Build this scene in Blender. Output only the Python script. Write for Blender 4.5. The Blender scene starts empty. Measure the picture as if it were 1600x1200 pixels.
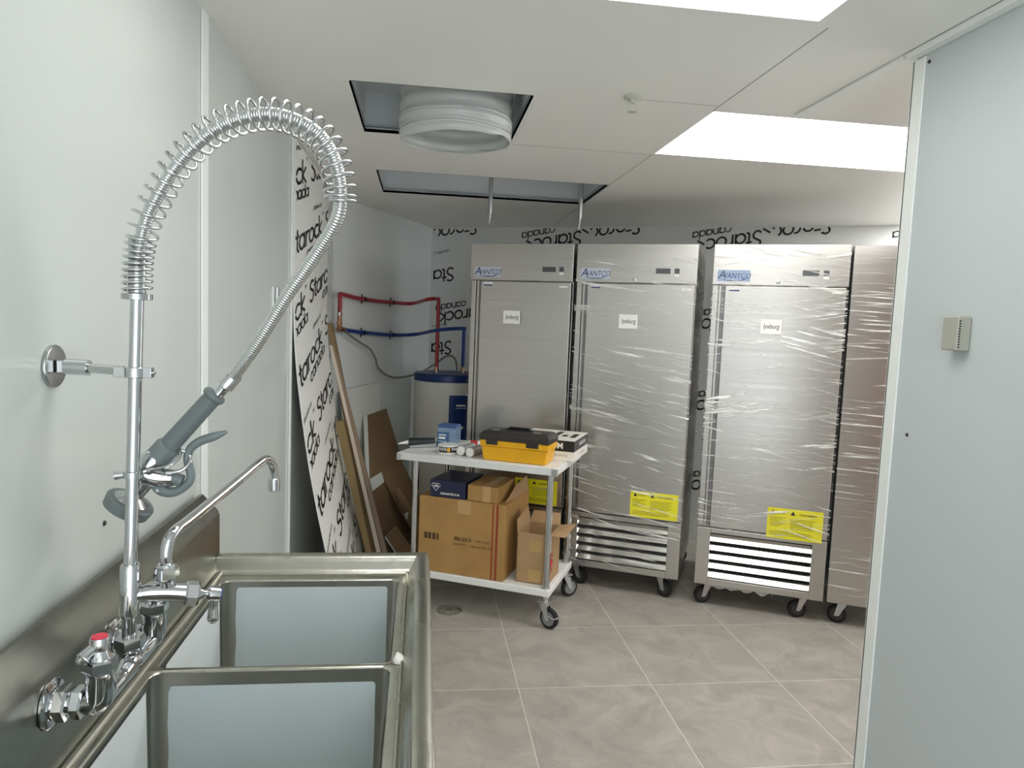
import bpy, math, random
from math import sin, cos, pi, radians, atan2, hypot
from mathutils import Vector, Matrix, noise
random.seed(7)
SC = bpy.context.scene
COL = SC.collection

# ------------------------------------------------------------------ camera
H = 1.58
yaw, pitch, roll = radians(7.45), radians(-4.97), radians(2.27)
fwd = Vector((sin(yaw)*cos(pitch), cos(yaw)*cos(pitch), sin(pitch)))
right = Vector((cos(yaw), -sin(yaw), 0)); up = right.cross(fwd)
r2 = right*cos(roll) + up*sin(roll); u2 = -right*sin(roll) + up*cos(roll)
cam = bpy.data.cameras.new('camera'); camo = bpy.data.objects.new('camera', cam); COL.objects.link(camo)
m = Matrix((r2, u2, -fwd)).transposed().to_4x4(); m.translation = (0, 0, H); camo.matrix_world = m
cam.sensor_fit = 'HORIZONTAL'; cam.sensor_width = 36; cam.lens = 36*1095/1600; cam.clip_start = .02
SC.camera = camo
# ------------------------------------------------------------------ world, exposure
W = bpy.data.worlds.new('world'); SC.world = W; W.use_nodes = True
W.node_tree.nodes['Background'].inputs[0].default_value = (.9, .95, 1, 1)
W.node_tree.nodes['Background'].inputs[1].default_value = 1.9
SC.view_settings.view_transform = 'Standard'; SC.view_settings.look = 'None'
SC.view_settings.gamma = 1; SC.view_settings.use_curve_mapping = False
SC.view_settings.exposure = 0.82
LAMP = 1.9
SC.cycles.max_bounces = 10; SC.cycles.diffuse_bounces = 6; SC.cycles.transparent_max_bounces = 12
SC.cycles.sample_clamp_indirect = 8

# ------------------------------------------------------------------ frames of the place
TH = radians(-25.65)                       # the rear part of the room is turned against the front part
U = Vector((cos(TH), sin(TH), 0)); V = Vector((-sin(TH), cos(TH), 0)); Z = Vector((0, 0, 1))
CEIL = 2.34; XL = -.575; XR = 1.29
CORN = Vector((.057, 5.947, 0))            # rear corner where the two turned walls meet
FREF = Vector((2.116, 3.508, 0))           # fridge front line
CART = Vector((.695, 3.43, 0))
def loc(base, u, v, z=0): return base + U*u + V*v + Z*z

# ------------------------------------------------------------------ materials
def srgb(r, g, b):
    f = lambda c: c/12.92 if c <= .04045 else ((c+.055)/1.055)**2.4
    return (f(r/255), f(g/255), f(b/255), 1)
MATS = {}
def mat(name, col, rough=.5, metal=0, spec=.5, bump=None, var=None, emit=None, coat=0, aniso=0, alpha=1, trans=0, ior=1.45):
    if name in MATS: return MATS[name]
    M = bpy.data.materials.new(name); M.use_nodes = True; N = M.node_tree.nodes; L = M.node_tree.links
    b = N['Principled BSDF']; b.inputs['Base Color'].default_value = col
    b.inputs['Roughness'].default_value = rough; b.inputs['Metallic'].default_value = metal
    b.inputs['Specular IOR Level'].default_value = spec; b.inputs['Coat Weight'].default_value = coat
    b.inputs['Alpha'].default_value = alpha; b.inputs['Transmission Weight'].default_value = trans; b.inputs['IOR'].default_value = ior
    if emit: b.inputs['Emission Color'].default_value = col; b.inputs['Emission Strength'].default_value = emit
    tc = N.new('ShaderNodeTexCoord')
    if var:                                 # (scale xyz, second colour, detail, low, high)
        mp = N.new('ShaderNodeMapping'); mp.inputs['Scale'].default_value = var[0]; L.new(tc.outputs['Object'], mp.inputs[0])
        n = N.new('ShaderNodeTexNoise'); n.inputs['Scale'].default_value = 1; n.inputs['Detail'].default_value = var[2]; n.inputs['Roughness'].default_value = .62
        L.new(mp.outputs[0], n.inputs[0])
        mr = N.new('ShaderNodeMapRange'); mr.inputs[1].default_value = var[3]; mr.inputs[2].default_value = var[4]; L.new(n.outputs[0], mr.inputs[0])
        mx = N.new('ShaderNodeMix'); mx.data_type = 'RGBA'; mx.inputs['A'].default_value = col; mx.inputs['B'].default_value = var[1]
        L.new(mr.outputs[0], mx.inputs['Factor']); L.new(mx.outputs['Result'], b.inputs['Base Color'])
        if len(var) > 5:
            r = N.new('ShaderNodeMapRange'); r.inputs[3].default_value = var[5][0]; r.inputs[4].default_value = var[5][1]
            L.new(mr.outputs[0], r.inputs[0]); L.new(r.outputs[0], b.inputs['Roughness'])
    if bump:                                # (scale xyz, strength, distance)
        mp = N.new('ShaderNodeMapping'); mp.inputs['Scale'].default_value = bump[0]; L.new(tc.outputs['Object'], mp.inputs[0])
        n = N.new('ShaderNodeTexNoise'); n.inputs['Scale'].default_value = 1; n.inputs['Detail'].default_value = 3; L.new(mp.outputs[0], n.inputs[0])
        bp = N.new('ShaderNodeBump'); bp.inputs['Strength'].default_value = bump[1]; bp.inputs['Distance'].default_value = bump[2]
        L.new(n.outputs[0], bp.inputs['Height']); L.new(bp.outputs[0], b.inputs['Normal'])
    MATS[name] = M; return M

WALL = mat('wall_pvc', srgb(208, 213, 209), .2, spec=.45, bump=((1.3, 1.3, .7), .35, .02), var=((.8, .8, .8), srgb(202, 207, 203), 2, .35, .65))
WALLR = mat('wall_pvc_matte', srgb(197, 203, 204), .42, spec=.35, bump=((1.5, 1.5, .8), .2, .015))
WALLREAR = mat('wall_rear_pvc', srgb(224, 228, 226), .3, spec=.45, bump=((1.2, 1.2, .7), .3, .02))
FILM = mat('printed_film', srgb(218, 220, 218), .3, spec=.45, bump=((2, 2, 3), .3, .01))
FILMW = mat('printed_film_white', srgb(240, 240, 236), .35, spec=.4, bump=((2, 2, 3), .3, .01))
INK = mat('black_ink', srgb(28, 28, 30), .4)
INKG = mat('grey_ink', srgb(118, 120, 120), .5)
TRIM = mat('white_trim', srgb(238, 241, 238), .3)
CHROME = mat('chrome', (.60, .61, .62, 1), .07, 1)
CHROMED = mat('chrome_satin', (.5, .51, .51, 1), .2, 1)
STEEL = mat('stainless_fridge', (.57, .55, .52, 1), .30, 1, bump=((1.2, 1.2, 5), .10, .01), var=((.8, .8, 40), (.53, .51, .485, 1), 3, .3, .7, (.27, .34)))
STEELP = mat('polished_slat', (.86, .86, .84, 1), .16, 1)
STEELD = mat('dark_steel', (.2, .2, .2, 1), .4, 1)
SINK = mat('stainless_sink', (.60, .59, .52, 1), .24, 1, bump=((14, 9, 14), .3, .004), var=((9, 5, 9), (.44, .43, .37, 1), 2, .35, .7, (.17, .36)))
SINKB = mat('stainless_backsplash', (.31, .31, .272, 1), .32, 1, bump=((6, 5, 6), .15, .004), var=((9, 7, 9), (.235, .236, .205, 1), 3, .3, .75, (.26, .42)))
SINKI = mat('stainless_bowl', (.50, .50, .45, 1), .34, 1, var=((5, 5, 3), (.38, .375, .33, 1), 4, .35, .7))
BLUEFILM = mat('protective_film_blue_grey', srgb(214, 224, 226), .45, spec=.3, var=((3, 3, 3), srgb(206, 218, 221), 3, .35, .65))
WHITEFILM = mat('protective_film_white', srgb(236, 240, 241), .4, spec=.3)
GREYRUB = mat('grey_rubber', srgb(112, 120, 121), .45)
GREYPL = mat('grey_plastic', srgb(122, 132, 133), .35)
BLACK = mat('black_plastic', srgb(28, 28, 28), .4)
RUBBER = mat('black_rubber', srgb(24, 24, 24), .6)
ZINC = mat('zinc', (.62, .63, .64, 1), .32, 1)
GALV = mat('galvanized', srgb(168, 173, 173), .5, .35, var=((3, 3, 3), srgb(150, 156, 157), 2, .4, .6))
DARKVOID = mat('ceiling_void_grey', srgb(205, 210, 212), .75)
PEXR = mat('red_pipe', srgb(158, 44, 54), .35)
PEXB = mat('blue_pipe', srgb(24, 58, 128), .35)
BRASS = mat('brass_copper', (.5, .27, .17, 1), .3, 1)
CABLE = mat('grey_cable', srgb(128, 129, 124), .5)
TANKW = mat('heater_enamel', srgb(212, 212, 202), .35)
TANKB = mat('heater_blue', srgb(22, 50, 108), .35)
CARD = mat('cardboard', srgb(176, 138, 82), .75, var=((5, 5, 5), srgb(166, 128, 73), 4, .35, .65))
CARDL = mat('cardboard_light', srgb(178, 146, 108), .75, var=((5, 5, 5), srgb(168, 136, 98), 4, .35, .65))
CARDIN = mat('cardboard_inside', srgb(140, 108, 72), .8)
MDF = mat('hardboard', srgb(138, 113, 82), .7, var=((4, 4, 4), srgb(128, 104, 75), 4, .35, .65))
MDFD = mat('hardboard_dark', srgb(126, 103, 74), .7, var=((4, 4, 4), srgb(116, 94, 66), 4, .35, .65))
WOODL = mat('sawn_edge', srgb(222, 208, 190), .7)
WOODM = mat('plank_wood', srgb(150, 126, 92), .7, var=((8, 8, 1.5), srgb(134, 110, 78), 4, .35, .65))
GYPS = mat('white_board', srgb(215, 216, 210), .5)
YELLOW = mat('yellow_plastic', srgb(236, 178, 28), .4, var=((9, 9, 9), srgb(224, 166, 22), 4, .4, .7))
YLABEL = mat('yellow_label', srgb(236, 228, 30), .35)
LABELW = mat('white_label', srgb(236, 236, 232), .5)
NAVY = mat('navy_box', srgb(30, 36, 66), .35)
BLUEPK = mat('blue_pack', srgb(150, 182, 212), .15, alpha=.6)
BLUEPKD = mat('blue_pack_print', srgb(66, 104, 150), .3)
REDP = mat('red_print', srgb(200, 40, 48), .4)
REDB = mat('red_button', srgb(226, 54, 84), .25)
BLUEB = mat('blue_button', srgb(62, 62, 150), .25)
TABLEW = mat('table_top_steel', srgb(228, 229, 227), .35, 0, var=((3, 3, 3), srgb(216, 218, 217), 3, .35, .65))
SHELFW = mat('shelf_white', srgb(236, 237, 234), .4, 0)
SILVERP = mat('silver_tube', srgb(170, 172, 172), .3, .5)
DISP = mat('display_dark', srgb(78, 82, 84), .3)
LOGOB = mat('logo_blue', srgb(44, 58, 108), .3)
LOGOBG = mat('logo_background', srgb(196, 204, 218), .3)
LOGOBG2 = mat('logo_background_blue', srgb(150, 172, 204), .3)
SPRK = mat('sprinkler_white', srgb(198, 196, 186), .4)
THERM = mat('thermostat_grey', srgb(168, 168, 156), .45)
SILI = mat('silicone_white', srgb(235, 234, 228), .6)
DARK = mat('screw_hole_dark', srgb(60, 58, 52), .6)
BROWNW = mat('brown_board_wall', srgb(150, 108, 84), .5, var=((2, 2, 6), srgb(136, 96, 74), 3, .35, .65))
DUCT = mat('wrapped_duct', srgb(196, 198, 194), .28, spec=.6, bump=((2, 2, 30), .4, .01))
DUCTIN = mat('duct_inside', srgb(160, 162, 158), .4)
LAMPK = {'l1': 2.9, 'l2': 1.35, 'fill3': .6, 'fill4': 2.2, 'fill5': 4.8}
JOINT = mat('ceiling_joint', srgb(150, 150, 144), .7)

def tile_floor():
    M = bpy.data.materials.new('floor_tile'); M.use_nodes = True; N = M.node_tree.nodes; L = M.node_tree.links
    b = N['Principled BSDF']; tc = N.new('ShaderNodeTexCoord')
    sep = N.new('ShaderNodeSeparateXYZ'); L.new(tc.outputs['Object'], sep.inputs[0])
    def mth(op, a, c=None):
        n = N.new('ShaderNodeMath'); n.operation = op
        for i, x in enumerate((a, c)):
            if x is None: continue
            if isinstance(x, (int, float)): n.inputs[i].default_value = x
            else: L.new(x, n.inputs[i])
        return n.outputs[0]
    S = .598; ds = []; cells = []
    for o, off in (('X', .458), ('Y', 3.482)):
        t = mth('DIVIDE', mth('SUBTRACT', sep.outputs[o], off), S)
        cells.append(mth('FLOOR', t))
        fr = mth('ABSOLUTE', mth('SUBTRACT', mth('FRACT', mth('ADD', t, .5)), .5))
        ds.append(fr)
    g = mth('LESS_THAN', mth('MINIMUM', ds[0], ds[1]), .0024)
    cmb = N.new('ShaderNodeCombineXYZ'); L.new(cells[0], cmb.inputs[0]); L.new(cells[1], cmb.inputs[1])
    wn = N.new('ShaderNodeTexWhiteNoise'); L.new(cmb.outputs[0], wn.inputs[0])
    off = N.new('ShaderNodeVectorMath'); off.operation = 'SCALE'; off.inputs[3].default_value = 9; L.new(wn.outputs['Color'], off.inputs[0])
    ad = N.new('ShaderNodeVectorMath'); L.new(tc.outputs['Object'], ad.inputs[0]); L.new(off.outputs[0], ad.inputs[1])
    n1 = N.new('ShaderNodeTexNoise'); n1.inputs['Scale'].default_value = 4.5; n1.inputs['Detail'].default_value = 9; n1.inputs['Roughness'].default_value = .68; n1.inputs['Distortion'].default_value = .9; L.new(ad.outputs[0], n1.inputs[0])
    cr = N.new('ShaderNodeValToRGB'); L.new(n1.outputs[0], cr.inputs[0])
    e = cr.color_ramp.elements; e[0].position = .3; e[0].color = srgb(146, 141, 132); e[1].position = .72; e[1].color = srgb(182, 176, 166)
    x = e.new(.5); x.color = srgb(163, 158, 149)
    n2 = N.new('ShaderNodeTexNoise'); n2.inputs['Scale'].default_value = 2.2; n2.inputs['Detail'].default_value = 8; n2.inputs['Roughness'].default_value = .7; n2.inputs['Distortion'].default_value = 2; L.new(ad.outputs[0], n2.inputs[0])
    mr = N.new('ShaderNodeMapRange'); mr.inputs[1].default_value = .64; mr.inputs[2].default_value = .72; mr.inputs[4].default_value = .55; L.new(n2.outputs[0], mr.inputs[0])
    mx = N.new('ShaderNodeMix'); mx.data_type = 'RGBA'; mx.inputs['B'].default_value = srgb(200, 193, 181)
    L.new(mr.outputs[0], mx.inputs['Factor']); L.new(cr.outputs[0], mx.inputs['A'])
    mg = N.new('ShaderNodeMix'); mg.data_type = 'RGBA'; mg.inputs['B'].default_value = srgb(222, 217, 208)
    L.new(g, mg.inputs['Factor']); L.new(mx.outputs['Result'], mg.inputs['A']); L.new(mg.outputs['Result'], b.inputs['Base Color'])
    b.inputs['Roughness'].default_value = .42; b.inputs['Specular IOR Level'].default_value = .4
    bp = N.new('ShaderNodeBump'); bp.inputs['Strength'].default_value = .12; bp.inputs['Distance'].default_value = .004; L.new(n1.outputs[0], bp.inputs['Height']); L.new(bp.outputs[0], b.inputs['Normal'])
    return M
def ceiling_mat():
    M = bpy.data.materials.new('ceiling_panel'); M.use_nodes = True; N = M.node_tree.nodes; L = M.node_tree.links
    b = N['Principled BSDF']; b.inputs['Base Color'].default_value = srgb(242, 241, 236)
    b.inputs['Roughness'].default_value = .34; b.inputs['Specular IOR Level'].default_value = .4
    tc = N.new('ShaderNodeTexCoord'); n = N.new('ShaderNodeTexNoise'); n.inputs['Scale'].default_value = 1.3; L.new(tc.outputs['Object'], n.inputs[0])
    bp = N.new('ShaderNodeBump'); bp.inputs['Strength'].default_value = .3; bp.inputs['Distance'].default_value = .02; L.new(n.outputs[0], bp.inputs['Height']); L.new(bp.outputs[0], b.inputs['Normal'])
    return M
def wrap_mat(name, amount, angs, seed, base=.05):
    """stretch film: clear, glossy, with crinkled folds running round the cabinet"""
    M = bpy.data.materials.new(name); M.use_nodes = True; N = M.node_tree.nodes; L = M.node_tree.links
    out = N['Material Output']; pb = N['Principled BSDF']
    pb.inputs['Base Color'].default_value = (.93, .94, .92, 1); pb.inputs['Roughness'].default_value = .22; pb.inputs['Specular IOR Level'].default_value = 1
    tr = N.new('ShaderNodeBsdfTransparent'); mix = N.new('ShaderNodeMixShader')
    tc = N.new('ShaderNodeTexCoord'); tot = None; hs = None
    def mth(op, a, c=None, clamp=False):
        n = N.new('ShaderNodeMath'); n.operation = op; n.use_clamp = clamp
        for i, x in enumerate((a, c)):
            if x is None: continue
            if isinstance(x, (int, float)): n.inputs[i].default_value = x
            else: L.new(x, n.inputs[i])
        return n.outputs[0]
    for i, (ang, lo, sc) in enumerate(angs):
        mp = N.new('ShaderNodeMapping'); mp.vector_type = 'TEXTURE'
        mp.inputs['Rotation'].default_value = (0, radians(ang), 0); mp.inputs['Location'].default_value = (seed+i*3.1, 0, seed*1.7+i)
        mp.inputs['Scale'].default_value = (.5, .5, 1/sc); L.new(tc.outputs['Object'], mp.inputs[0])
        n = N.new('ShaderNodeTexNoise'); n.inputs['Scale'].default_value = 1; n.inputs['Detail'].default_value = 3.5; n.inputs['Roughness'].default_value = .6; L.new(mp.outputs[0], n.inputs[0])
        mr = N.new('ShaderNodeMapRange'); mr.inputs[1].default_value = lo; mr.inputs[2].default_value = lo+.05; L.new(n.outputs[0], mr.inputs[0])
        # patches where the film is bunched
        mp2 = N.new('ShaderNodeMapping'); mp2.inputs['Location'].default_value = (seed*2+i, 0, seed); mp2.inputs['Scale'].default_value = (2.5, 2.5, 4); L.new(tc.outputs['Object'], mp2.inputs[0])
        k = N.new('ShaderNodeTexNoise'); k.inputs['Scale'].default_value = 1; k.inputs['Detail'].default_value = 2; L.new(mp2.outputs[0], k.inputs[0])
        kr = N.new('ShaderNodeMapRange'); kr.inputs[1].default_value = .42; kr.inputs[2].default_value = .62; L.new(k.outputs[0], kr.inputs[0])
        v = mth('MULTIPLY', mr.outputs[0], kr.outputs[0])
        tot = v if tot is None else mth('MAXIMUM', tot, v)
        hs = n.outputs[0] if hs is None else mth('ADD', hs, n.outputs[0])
    fac = mth('ADD', mth('MULTIPLY', tot, amount), base, True)  # whitish film folds; their white also paints in the highlight lines
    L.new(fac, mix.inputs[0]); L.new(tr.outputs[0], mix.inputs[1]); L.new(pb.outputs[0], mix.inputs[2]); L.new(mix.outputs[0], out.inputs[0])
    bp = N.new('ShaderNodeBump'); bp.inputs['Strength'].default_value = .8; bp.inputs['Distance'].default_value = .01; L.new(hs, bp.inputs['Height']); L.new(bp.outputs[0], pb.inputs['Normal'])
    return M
FLOORM = tile_floor(); CEILM = ceiling_mat()

# ------------------------------------------------------------------ mesh builder
class MB:
    def __init__(s, mats=None): s.v = []; s.f = []; s.m = []; s.mats = []; s.cur = 0
    def use(s, M):
        if M not in s.mats: s.mats.append(M)
        s.cur = s.mats.index(M); return s
    def add(s, vs, fs):
        o = len(s.v); s.v += [tuple(x) for x in vs]; s.f += [tuple(o+i for i in f) for f in fs]; s.m += [s.cur]*len(fs); return s
    def box(s, a, b, M4=None):
        x0, y0, z0 = a; x1, y1, z1 = b
        vs = [Vector(p) for p in ((x0,y0,z0),(x1,y0,z0),(x1,y1,z0),(x0,y1,z0),(x0,y0,z1),(x1,y0,z1),(x1,y1,z1),(x0,y1,z1))]
        if M4 is not None: vs = [M4 @ p for p in vs]
        return s.add(vs, [(0,3,2,1),(4,5,6,7),(0,1,5,4),(1,2,6,5),(2,3,7,6),(3,0,4,7)])
    def prism(s, poly, ext):
        """closed polygon (3-D points) pushed along ext"""
        n = len(poly); P = [Vector(p) for p in poly]; E = Vector(ext)
        vs = P + [p+E for p in P]
        return s.add(vs, [tuple(range(n-1, -1, -1)), tuple(range(n, 2*n))] + [(i, (i+1) % n, n+(i+1) % n, n+i) for i in range(n)])
    def tube(s, pts, r, seg=14, cap=True, smooth=0):
        P = [Vector(p) for p in pts]
        R = list(r) if isinstance(r, (list, tuple)) else [r]*len(P)
        if smooth: P, R = spline(P, smooth, R)
        n = len(P); T = []
        for i in range(n):
            t = (P[min(i+1, n-1)] - P[max(i-1, 0)])
            T.append(t.normalized() if t.length > 1e-9 else (T[-1] if T else Z.copy()))
        a = Vector((0, 0, 1)) if abs(T[0].z) < .9 else Vector((1, 0, 0))
        nrm = (a - T[0]*a.dot(T[0])).normalized(); vs = []
        for i in range(n):
            nrm = (nrm - T[i]*nrm.dot(T[i])).normalized(); b = T[i].cross(nrm)
            for k in range(seg):
                t = 2*pi*k/seg; vs.append(P[i] + (nrm*cos(t)+b*sin(t))*R[i])
        fs = [(i*seg+k, i*seg+(k+1) % seg, (i+1)*seg+(k+1) % seg, (i+1)*seg+k) for i in range(n-1) for k in range(seg)]
        if cap: fs += [tuple(range(seg-1, -1, -1)), tuple((n-1)*seg+k for k in range(seg))]
        return s.add(vs, fs)
    def lathe(s, o, axis, prof, seg=28):
        """prof = [(distance along the axis, radius)]"""
        o = Vector(o); ax = Vector(axis).normalized()
        a = Vector((0, 0, 1)) if abs(ax.z) < .9 else Vector((1, 0, 0))
        e1 = (a-ax*a.dot(ax)).normalized(); e2 = ax.cross(e1); vs = []
        for d, r in prof:
            for k in range(seg):
                t = 2*pi*(k+.5)/seg; vs.append(o+ax*d+(e1*cos(t)+e2*sin(t))*max(r, 1e-5))
        n = len(prof)
        fs = [(i*seg+k, i*seg+(k+1) % seg, (i+1)*seg+(k+1) % seg, (i+1)*seg+k) for i in range(n-1) for k in range(seg)]
        fs += [tuple(range(seg-1, -1, -1)), tuple((n-1)*seg+k for k in range(seg))]
        return s.add(vs, fs)
    def build(s, name, M=None, parent=None, bevel=0, seg=2, sharp=35, loc_=None, rz=0, solid=0):
        me = bpy.data.meshes.new(name)
        me.from_pydata(s.v, [], s.f)
        for x in (s.mats or [M]): me.materials.append(x)
        if s.mats: me.polygons.foreach_set('material_index', s.m)
        me.update(); me.shade_smooth(); me.set_sharp_from_angle(angle=radians(sharp))
        o = bpy.data.objects.new(name, me); COL.objects.link(o)
        if loc_ is not None: o.location = loc_
        o.rotation_euler = (0, 0, rz)
        if solid:
            md = o.modifiers.new('thickness', 'SOLIDIFY'); md.thickness = solid; md.offset = 0
        if bevel:
            md = o.modifiers.new('bevel', 'BEVEL'); md.width = bevel; md.segments = seg; md.limit_method = 'ANGLE'; md.angle_limit = radians(40); md.harden_normals = True
        if parent: o.parent = parent
        return o
def spline(P, k, R=None):
    out = []; ro = []; n = len(P)
    for i in range(n-1):
        p0, p1, p2, p3 = P[max(i-1, 0)], P[i], P[i+1], P[min(i+2, n-1)]
        for j in range(k):
            t = j/k
            out.append(.5*((2*p1)+(p2-p0)*t+(2*p0-5*p1+4*p2-p3)*t*t+(3*p1-p0-3*p2+p3)*t**3))
            if R: ro.append(R[i]*(1-t)+R[i+1]*t)
    out.append(P[-1]); 
    if R: ro.append(R[-1])
    return (out, ro) if R else out
def tag(o, label=None, cat=None, group=None, kind=None):
    if label: o['label'] = label
    if cat: o['category'] = cat
    if group: o['group'] = group
    if kind: o['kind'] = kind
    return o
def thing(name, label, cat, at=(0, 0, 0), rz=0, group=None):
    o = bpy.data.objects.new(name, None); COL.objects.link(o); o.location = at; o.rotation_euler = (0, 0, rz); o.empty_display_size = .05
    return tag(o, label, cat, group)
def struct(o): o['kind'] = 'structure'; return o
def hexprof(mb, o, ax, L_, r): return mb.lathe(o, ax, [(0, r*.86), (L_*.15, r), (L_*.85, r), (L_, r*.86)], 6)

# ------------------------------------------------------------------ lettering
def arc(cx, cy, r, a0, a1, n=14, ry=None):
    return [(cx+r*cos(radians(a0+(a1-a0)*i/n)), cy+(ry or r)*sin(radians(a0+(a1-a0)*i/n))) for i in range(n+1)]
GL = {'S': (.95, [[(.82, 1.38)]+arc(.45, 1.2, .34, 40, 270, 12, .32)[0:0]+arc(.45, 1.18, .34, 35, 250, 12, .30)+arc(.45, .38, .38, 80, -150, 12, .40)]),
      't': (.62, [[(.28, 1.42), (.28, .25)]+arc(.5, .25, .22, 180, 275, 6), [(.02, 1.0), (.55, 1.0)]]),
      'a': (1.18, [arc(.5, .5, .47, 0, 360, 22), [(.97, 1.0), (.97, .0)]]),
      'r': (.68, [[(.1, 1.0), (.1, 0)], arc(.5, .55, .40, 180, 75, 8)]),
      'o': (1.14, [arc(.52, .5, .47, 0, 360, 22)]),
      'c': (.98, [arc(.52, .5, .47, 48, 312, 18)]),
      'k': (.92, [[(.1, 1.5), (.1, 0)], [(.72, 1.0), (.12, .48), (.78, 0)]]),
      'n': (1.08, [[(.1, 1.0), (.1, 0)], arc(.5, .58, .40, 180, 0, 12)+[(.9, 0)]]),
      'd': (1.18, [arc(.5, .5, .47, 0, 360, 22), [(.97, 1.5), (.97, .0)]]),
      '.': (.4, [[(.15, 0), (.15, .12)]]),
      'T': (.9, [[(.4, 1.3), (.4, 0)], [(.05, 1.3), (.75, 1.3)]]),
      'M': (1.2, [[(.1, 0), (.1, 1.3), (.55, .5), (1.0, 1.3), (1.0, 0)]])}
def ribbons(txt, x, y, h, w, sx=1):
    """strokes of a word as quads in the plane"""
    out = []
    for ch in txt:
        adv, strokes = GL[ch]
        for st in strokes:
            for (a, b) in zip(st[:-1], st[1:]):
                ax, ay, bx, by = x+a[0]*h, y+a[1]*h, x+b[0]*h, y+b[1]*h
                l = hypot(bx-ax, by-ay)
                if l < 1e-6: continue
                dx, dy = (bx-ax)/l, (by-ay)/l; e = w*.25; nx, ny = -dy*w/2, dx*w/2
                ax -= dx*e; ay -= dy*e; bx += dx*e; by += dy*e
                out.append([(ax+nx, ay+ny), (ax-nx, ay-ny), (bx-nx, by-ny), (bx+nx, by+ny)])
        x += adv*h
    return out
def film_print(mb, mapper, s0, s1, t0, t1, flip=False, sx=1.0, tilt=.17, h=.07, rows=9, ds=0, dt=0, per=.72, dz=.29, cont=0, tlo=None):
    tlo = t0 if tlo is None else tlo
    """the repeated film print of a wall panel: a word, a small word under its end, a web address"""
    word = [(q, 0) for q in ribbons('Starock', 0, 0, h, h*.19)] + [(q, 0) for q in ribbons('canada', h*3.05, -h*1.0, h*.58, h*.115)]
    word += [(q, 1) for q in ribbons('TM', h*6.35, h*1.45, h*.18, h*.045)]
    word += [(q, 1) for q in ribbons('starock.ca'.replace('s', 'c'), h*.6, -h*2.2, h*.22, h*.05)]
    for r in range(-2, rows):
        for c in range(-2, int((s1-s0)/(per*sx))+3):
            ox = s0+ds+(c+.5*(r % 2))*per*sx; oy = t0+dt+r*dz
            oy += (ox-s0)*tilt/sx*cont
            for q, mi in word:
                P = []
                for (x, y) in q:
                    a, b = x, y + x*tilt
                    if flip: a, b = -a, -b
                    P.append((ox+a*sx, oy+b))
                if all(s0+.004 < p[0] < s1-.004 and tlo+.004 < p[1] < t1-.004 for p in P):
                    mb.use(INKG if mi else INK)
                    mb.add([mapper(*p) for p in P], [(0, 1, 2, 3)])
def textmesh(txt, size, M, parent, mapper, name='lettering', shear=0, align='CENTER', bold=0, mb=None, sx=1):
    cu = bpy.data.curves.new('t', 'FONT'); cu.body = txt; cu.size = size; cu.shear = shear; cu.align_x = align; cu.align_y = 'CENTER'; cu.resolution_u = 3; cu.offset = bold
    o = bpy.data.objects.new('t', cu); COL.objects.link(o)
    dg = bpy.context.evaluated_depsgraph_get(); dg.update()
    me = bpy.data.meshes.new_from_object(o.evaluated_get(dg))
    vs = [mapper(v.co.x*sx, v.co.y) for v in me.vertices]; fs = [tuple(p.vertices) for p in me.polygons]
    bpy.data.objects.remove(o); bpy.data.meshes.remove(me)
    if mb is not None: mb.use(M).add(vs, fs); return None
    b = MB(); b.add(vs, fs); return b.build(name, M, parent)

# ================================================================== THE SETTING
def quadwall(name, a, b, z0, z1, M, thick=.1, side=1, extra=None):
    """wall from a to b (seen face on the line a-b), thickness away from the room"""
    a = Vector((*a, 0)); b = Vector((*b, 0)); d = (b-a).normalized(); n = Vector((-d.y, d.x, 0))*side*thick
    mb = MB().use(M)
    mb.prism([a+Z*z0, b+Z*z0, b+Z*z1, a+Z*z1], n)
    if extra: extra(mb)
    return struct(mb.build(name, M))
mb = MB(); mb.box((-1.2, -1.7, -.1), (6.2, 8, 0)); struct(mb.build('floor', FLOORM))
VW0 = CORN - V*1.48                       # where the turned wall meets the long left wall
quadwall('wall_left', (XL, -1.6), (XL, VW0.y), 0, CEIL, WALL, .1, 1)
quadwall('wall_left_rear', (VW0.x, VW0.y), (CORN.x, CORN.y), 0, CEIL, WALLREAR, .1, 1)
def bprint(mb):
    mp_ = lambda s, t: CORN+U*s-V*.002+Z*t
    film_print(mb, mp_, 0, 4.6, .05, 2.19, flip=True, ds=.21, dt=.15, per=.66, dz=.303, tilt=.17)
    film_print(mb, mp_, .3, 4.6, .05, CEIL, flip=True, ds=.31, dt=-.056, per=1.32, dz=.4633, tilt=.17, rows=6, tlo=2.16)
    film_print(mb, mp_, .0, 4.6, .05, CEIL, flip=True, ds=-.26, dt=.03, per=1.32, dz=.4633, tilt=.17, rows=6, tlo=2.26)
e = CORN+U*4.7
quadwall('wall_back', (CORN.x, CORN.y), (e.x, e.y), 0, CEIL, FILM, .1, 1, bprint)
quadwall('wall_side_room', (5.1, .55), (XR+.1, .55), 0, CEIL, BROWNW, .1, 1)
def fill_glazing(name, a, b, z0, n):
    a = Vector((*a, 0)); b = Vector((*b, 0)); d = (b-a); nn_ = Vector((-d.y, d.x, 0)).normalized()*.05; mb = MB(); dn = d.normalized()
    for i in range(n+1):
        p = a+d*(i/n)-dn*.025; mb.prism([p+Z*z0, p+dn*.05+Z*z0, p+dn*.05+Z*CEIL, p+Z*CEIL], nn_)
    for z in (z0, CEIL-.06): mb.prism([a+Z*z, b+Z*z, b+Z*(z+.06), a+Z*(z+.06)], nn_)
    return struct(mb.build(name, TRIM))
fill_glazing('fill_opening_1', (XR, -1.6), (XL, -1.6), 0, 2)  # added opening behind the camera, unseen, lets world light in as fill
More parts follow.
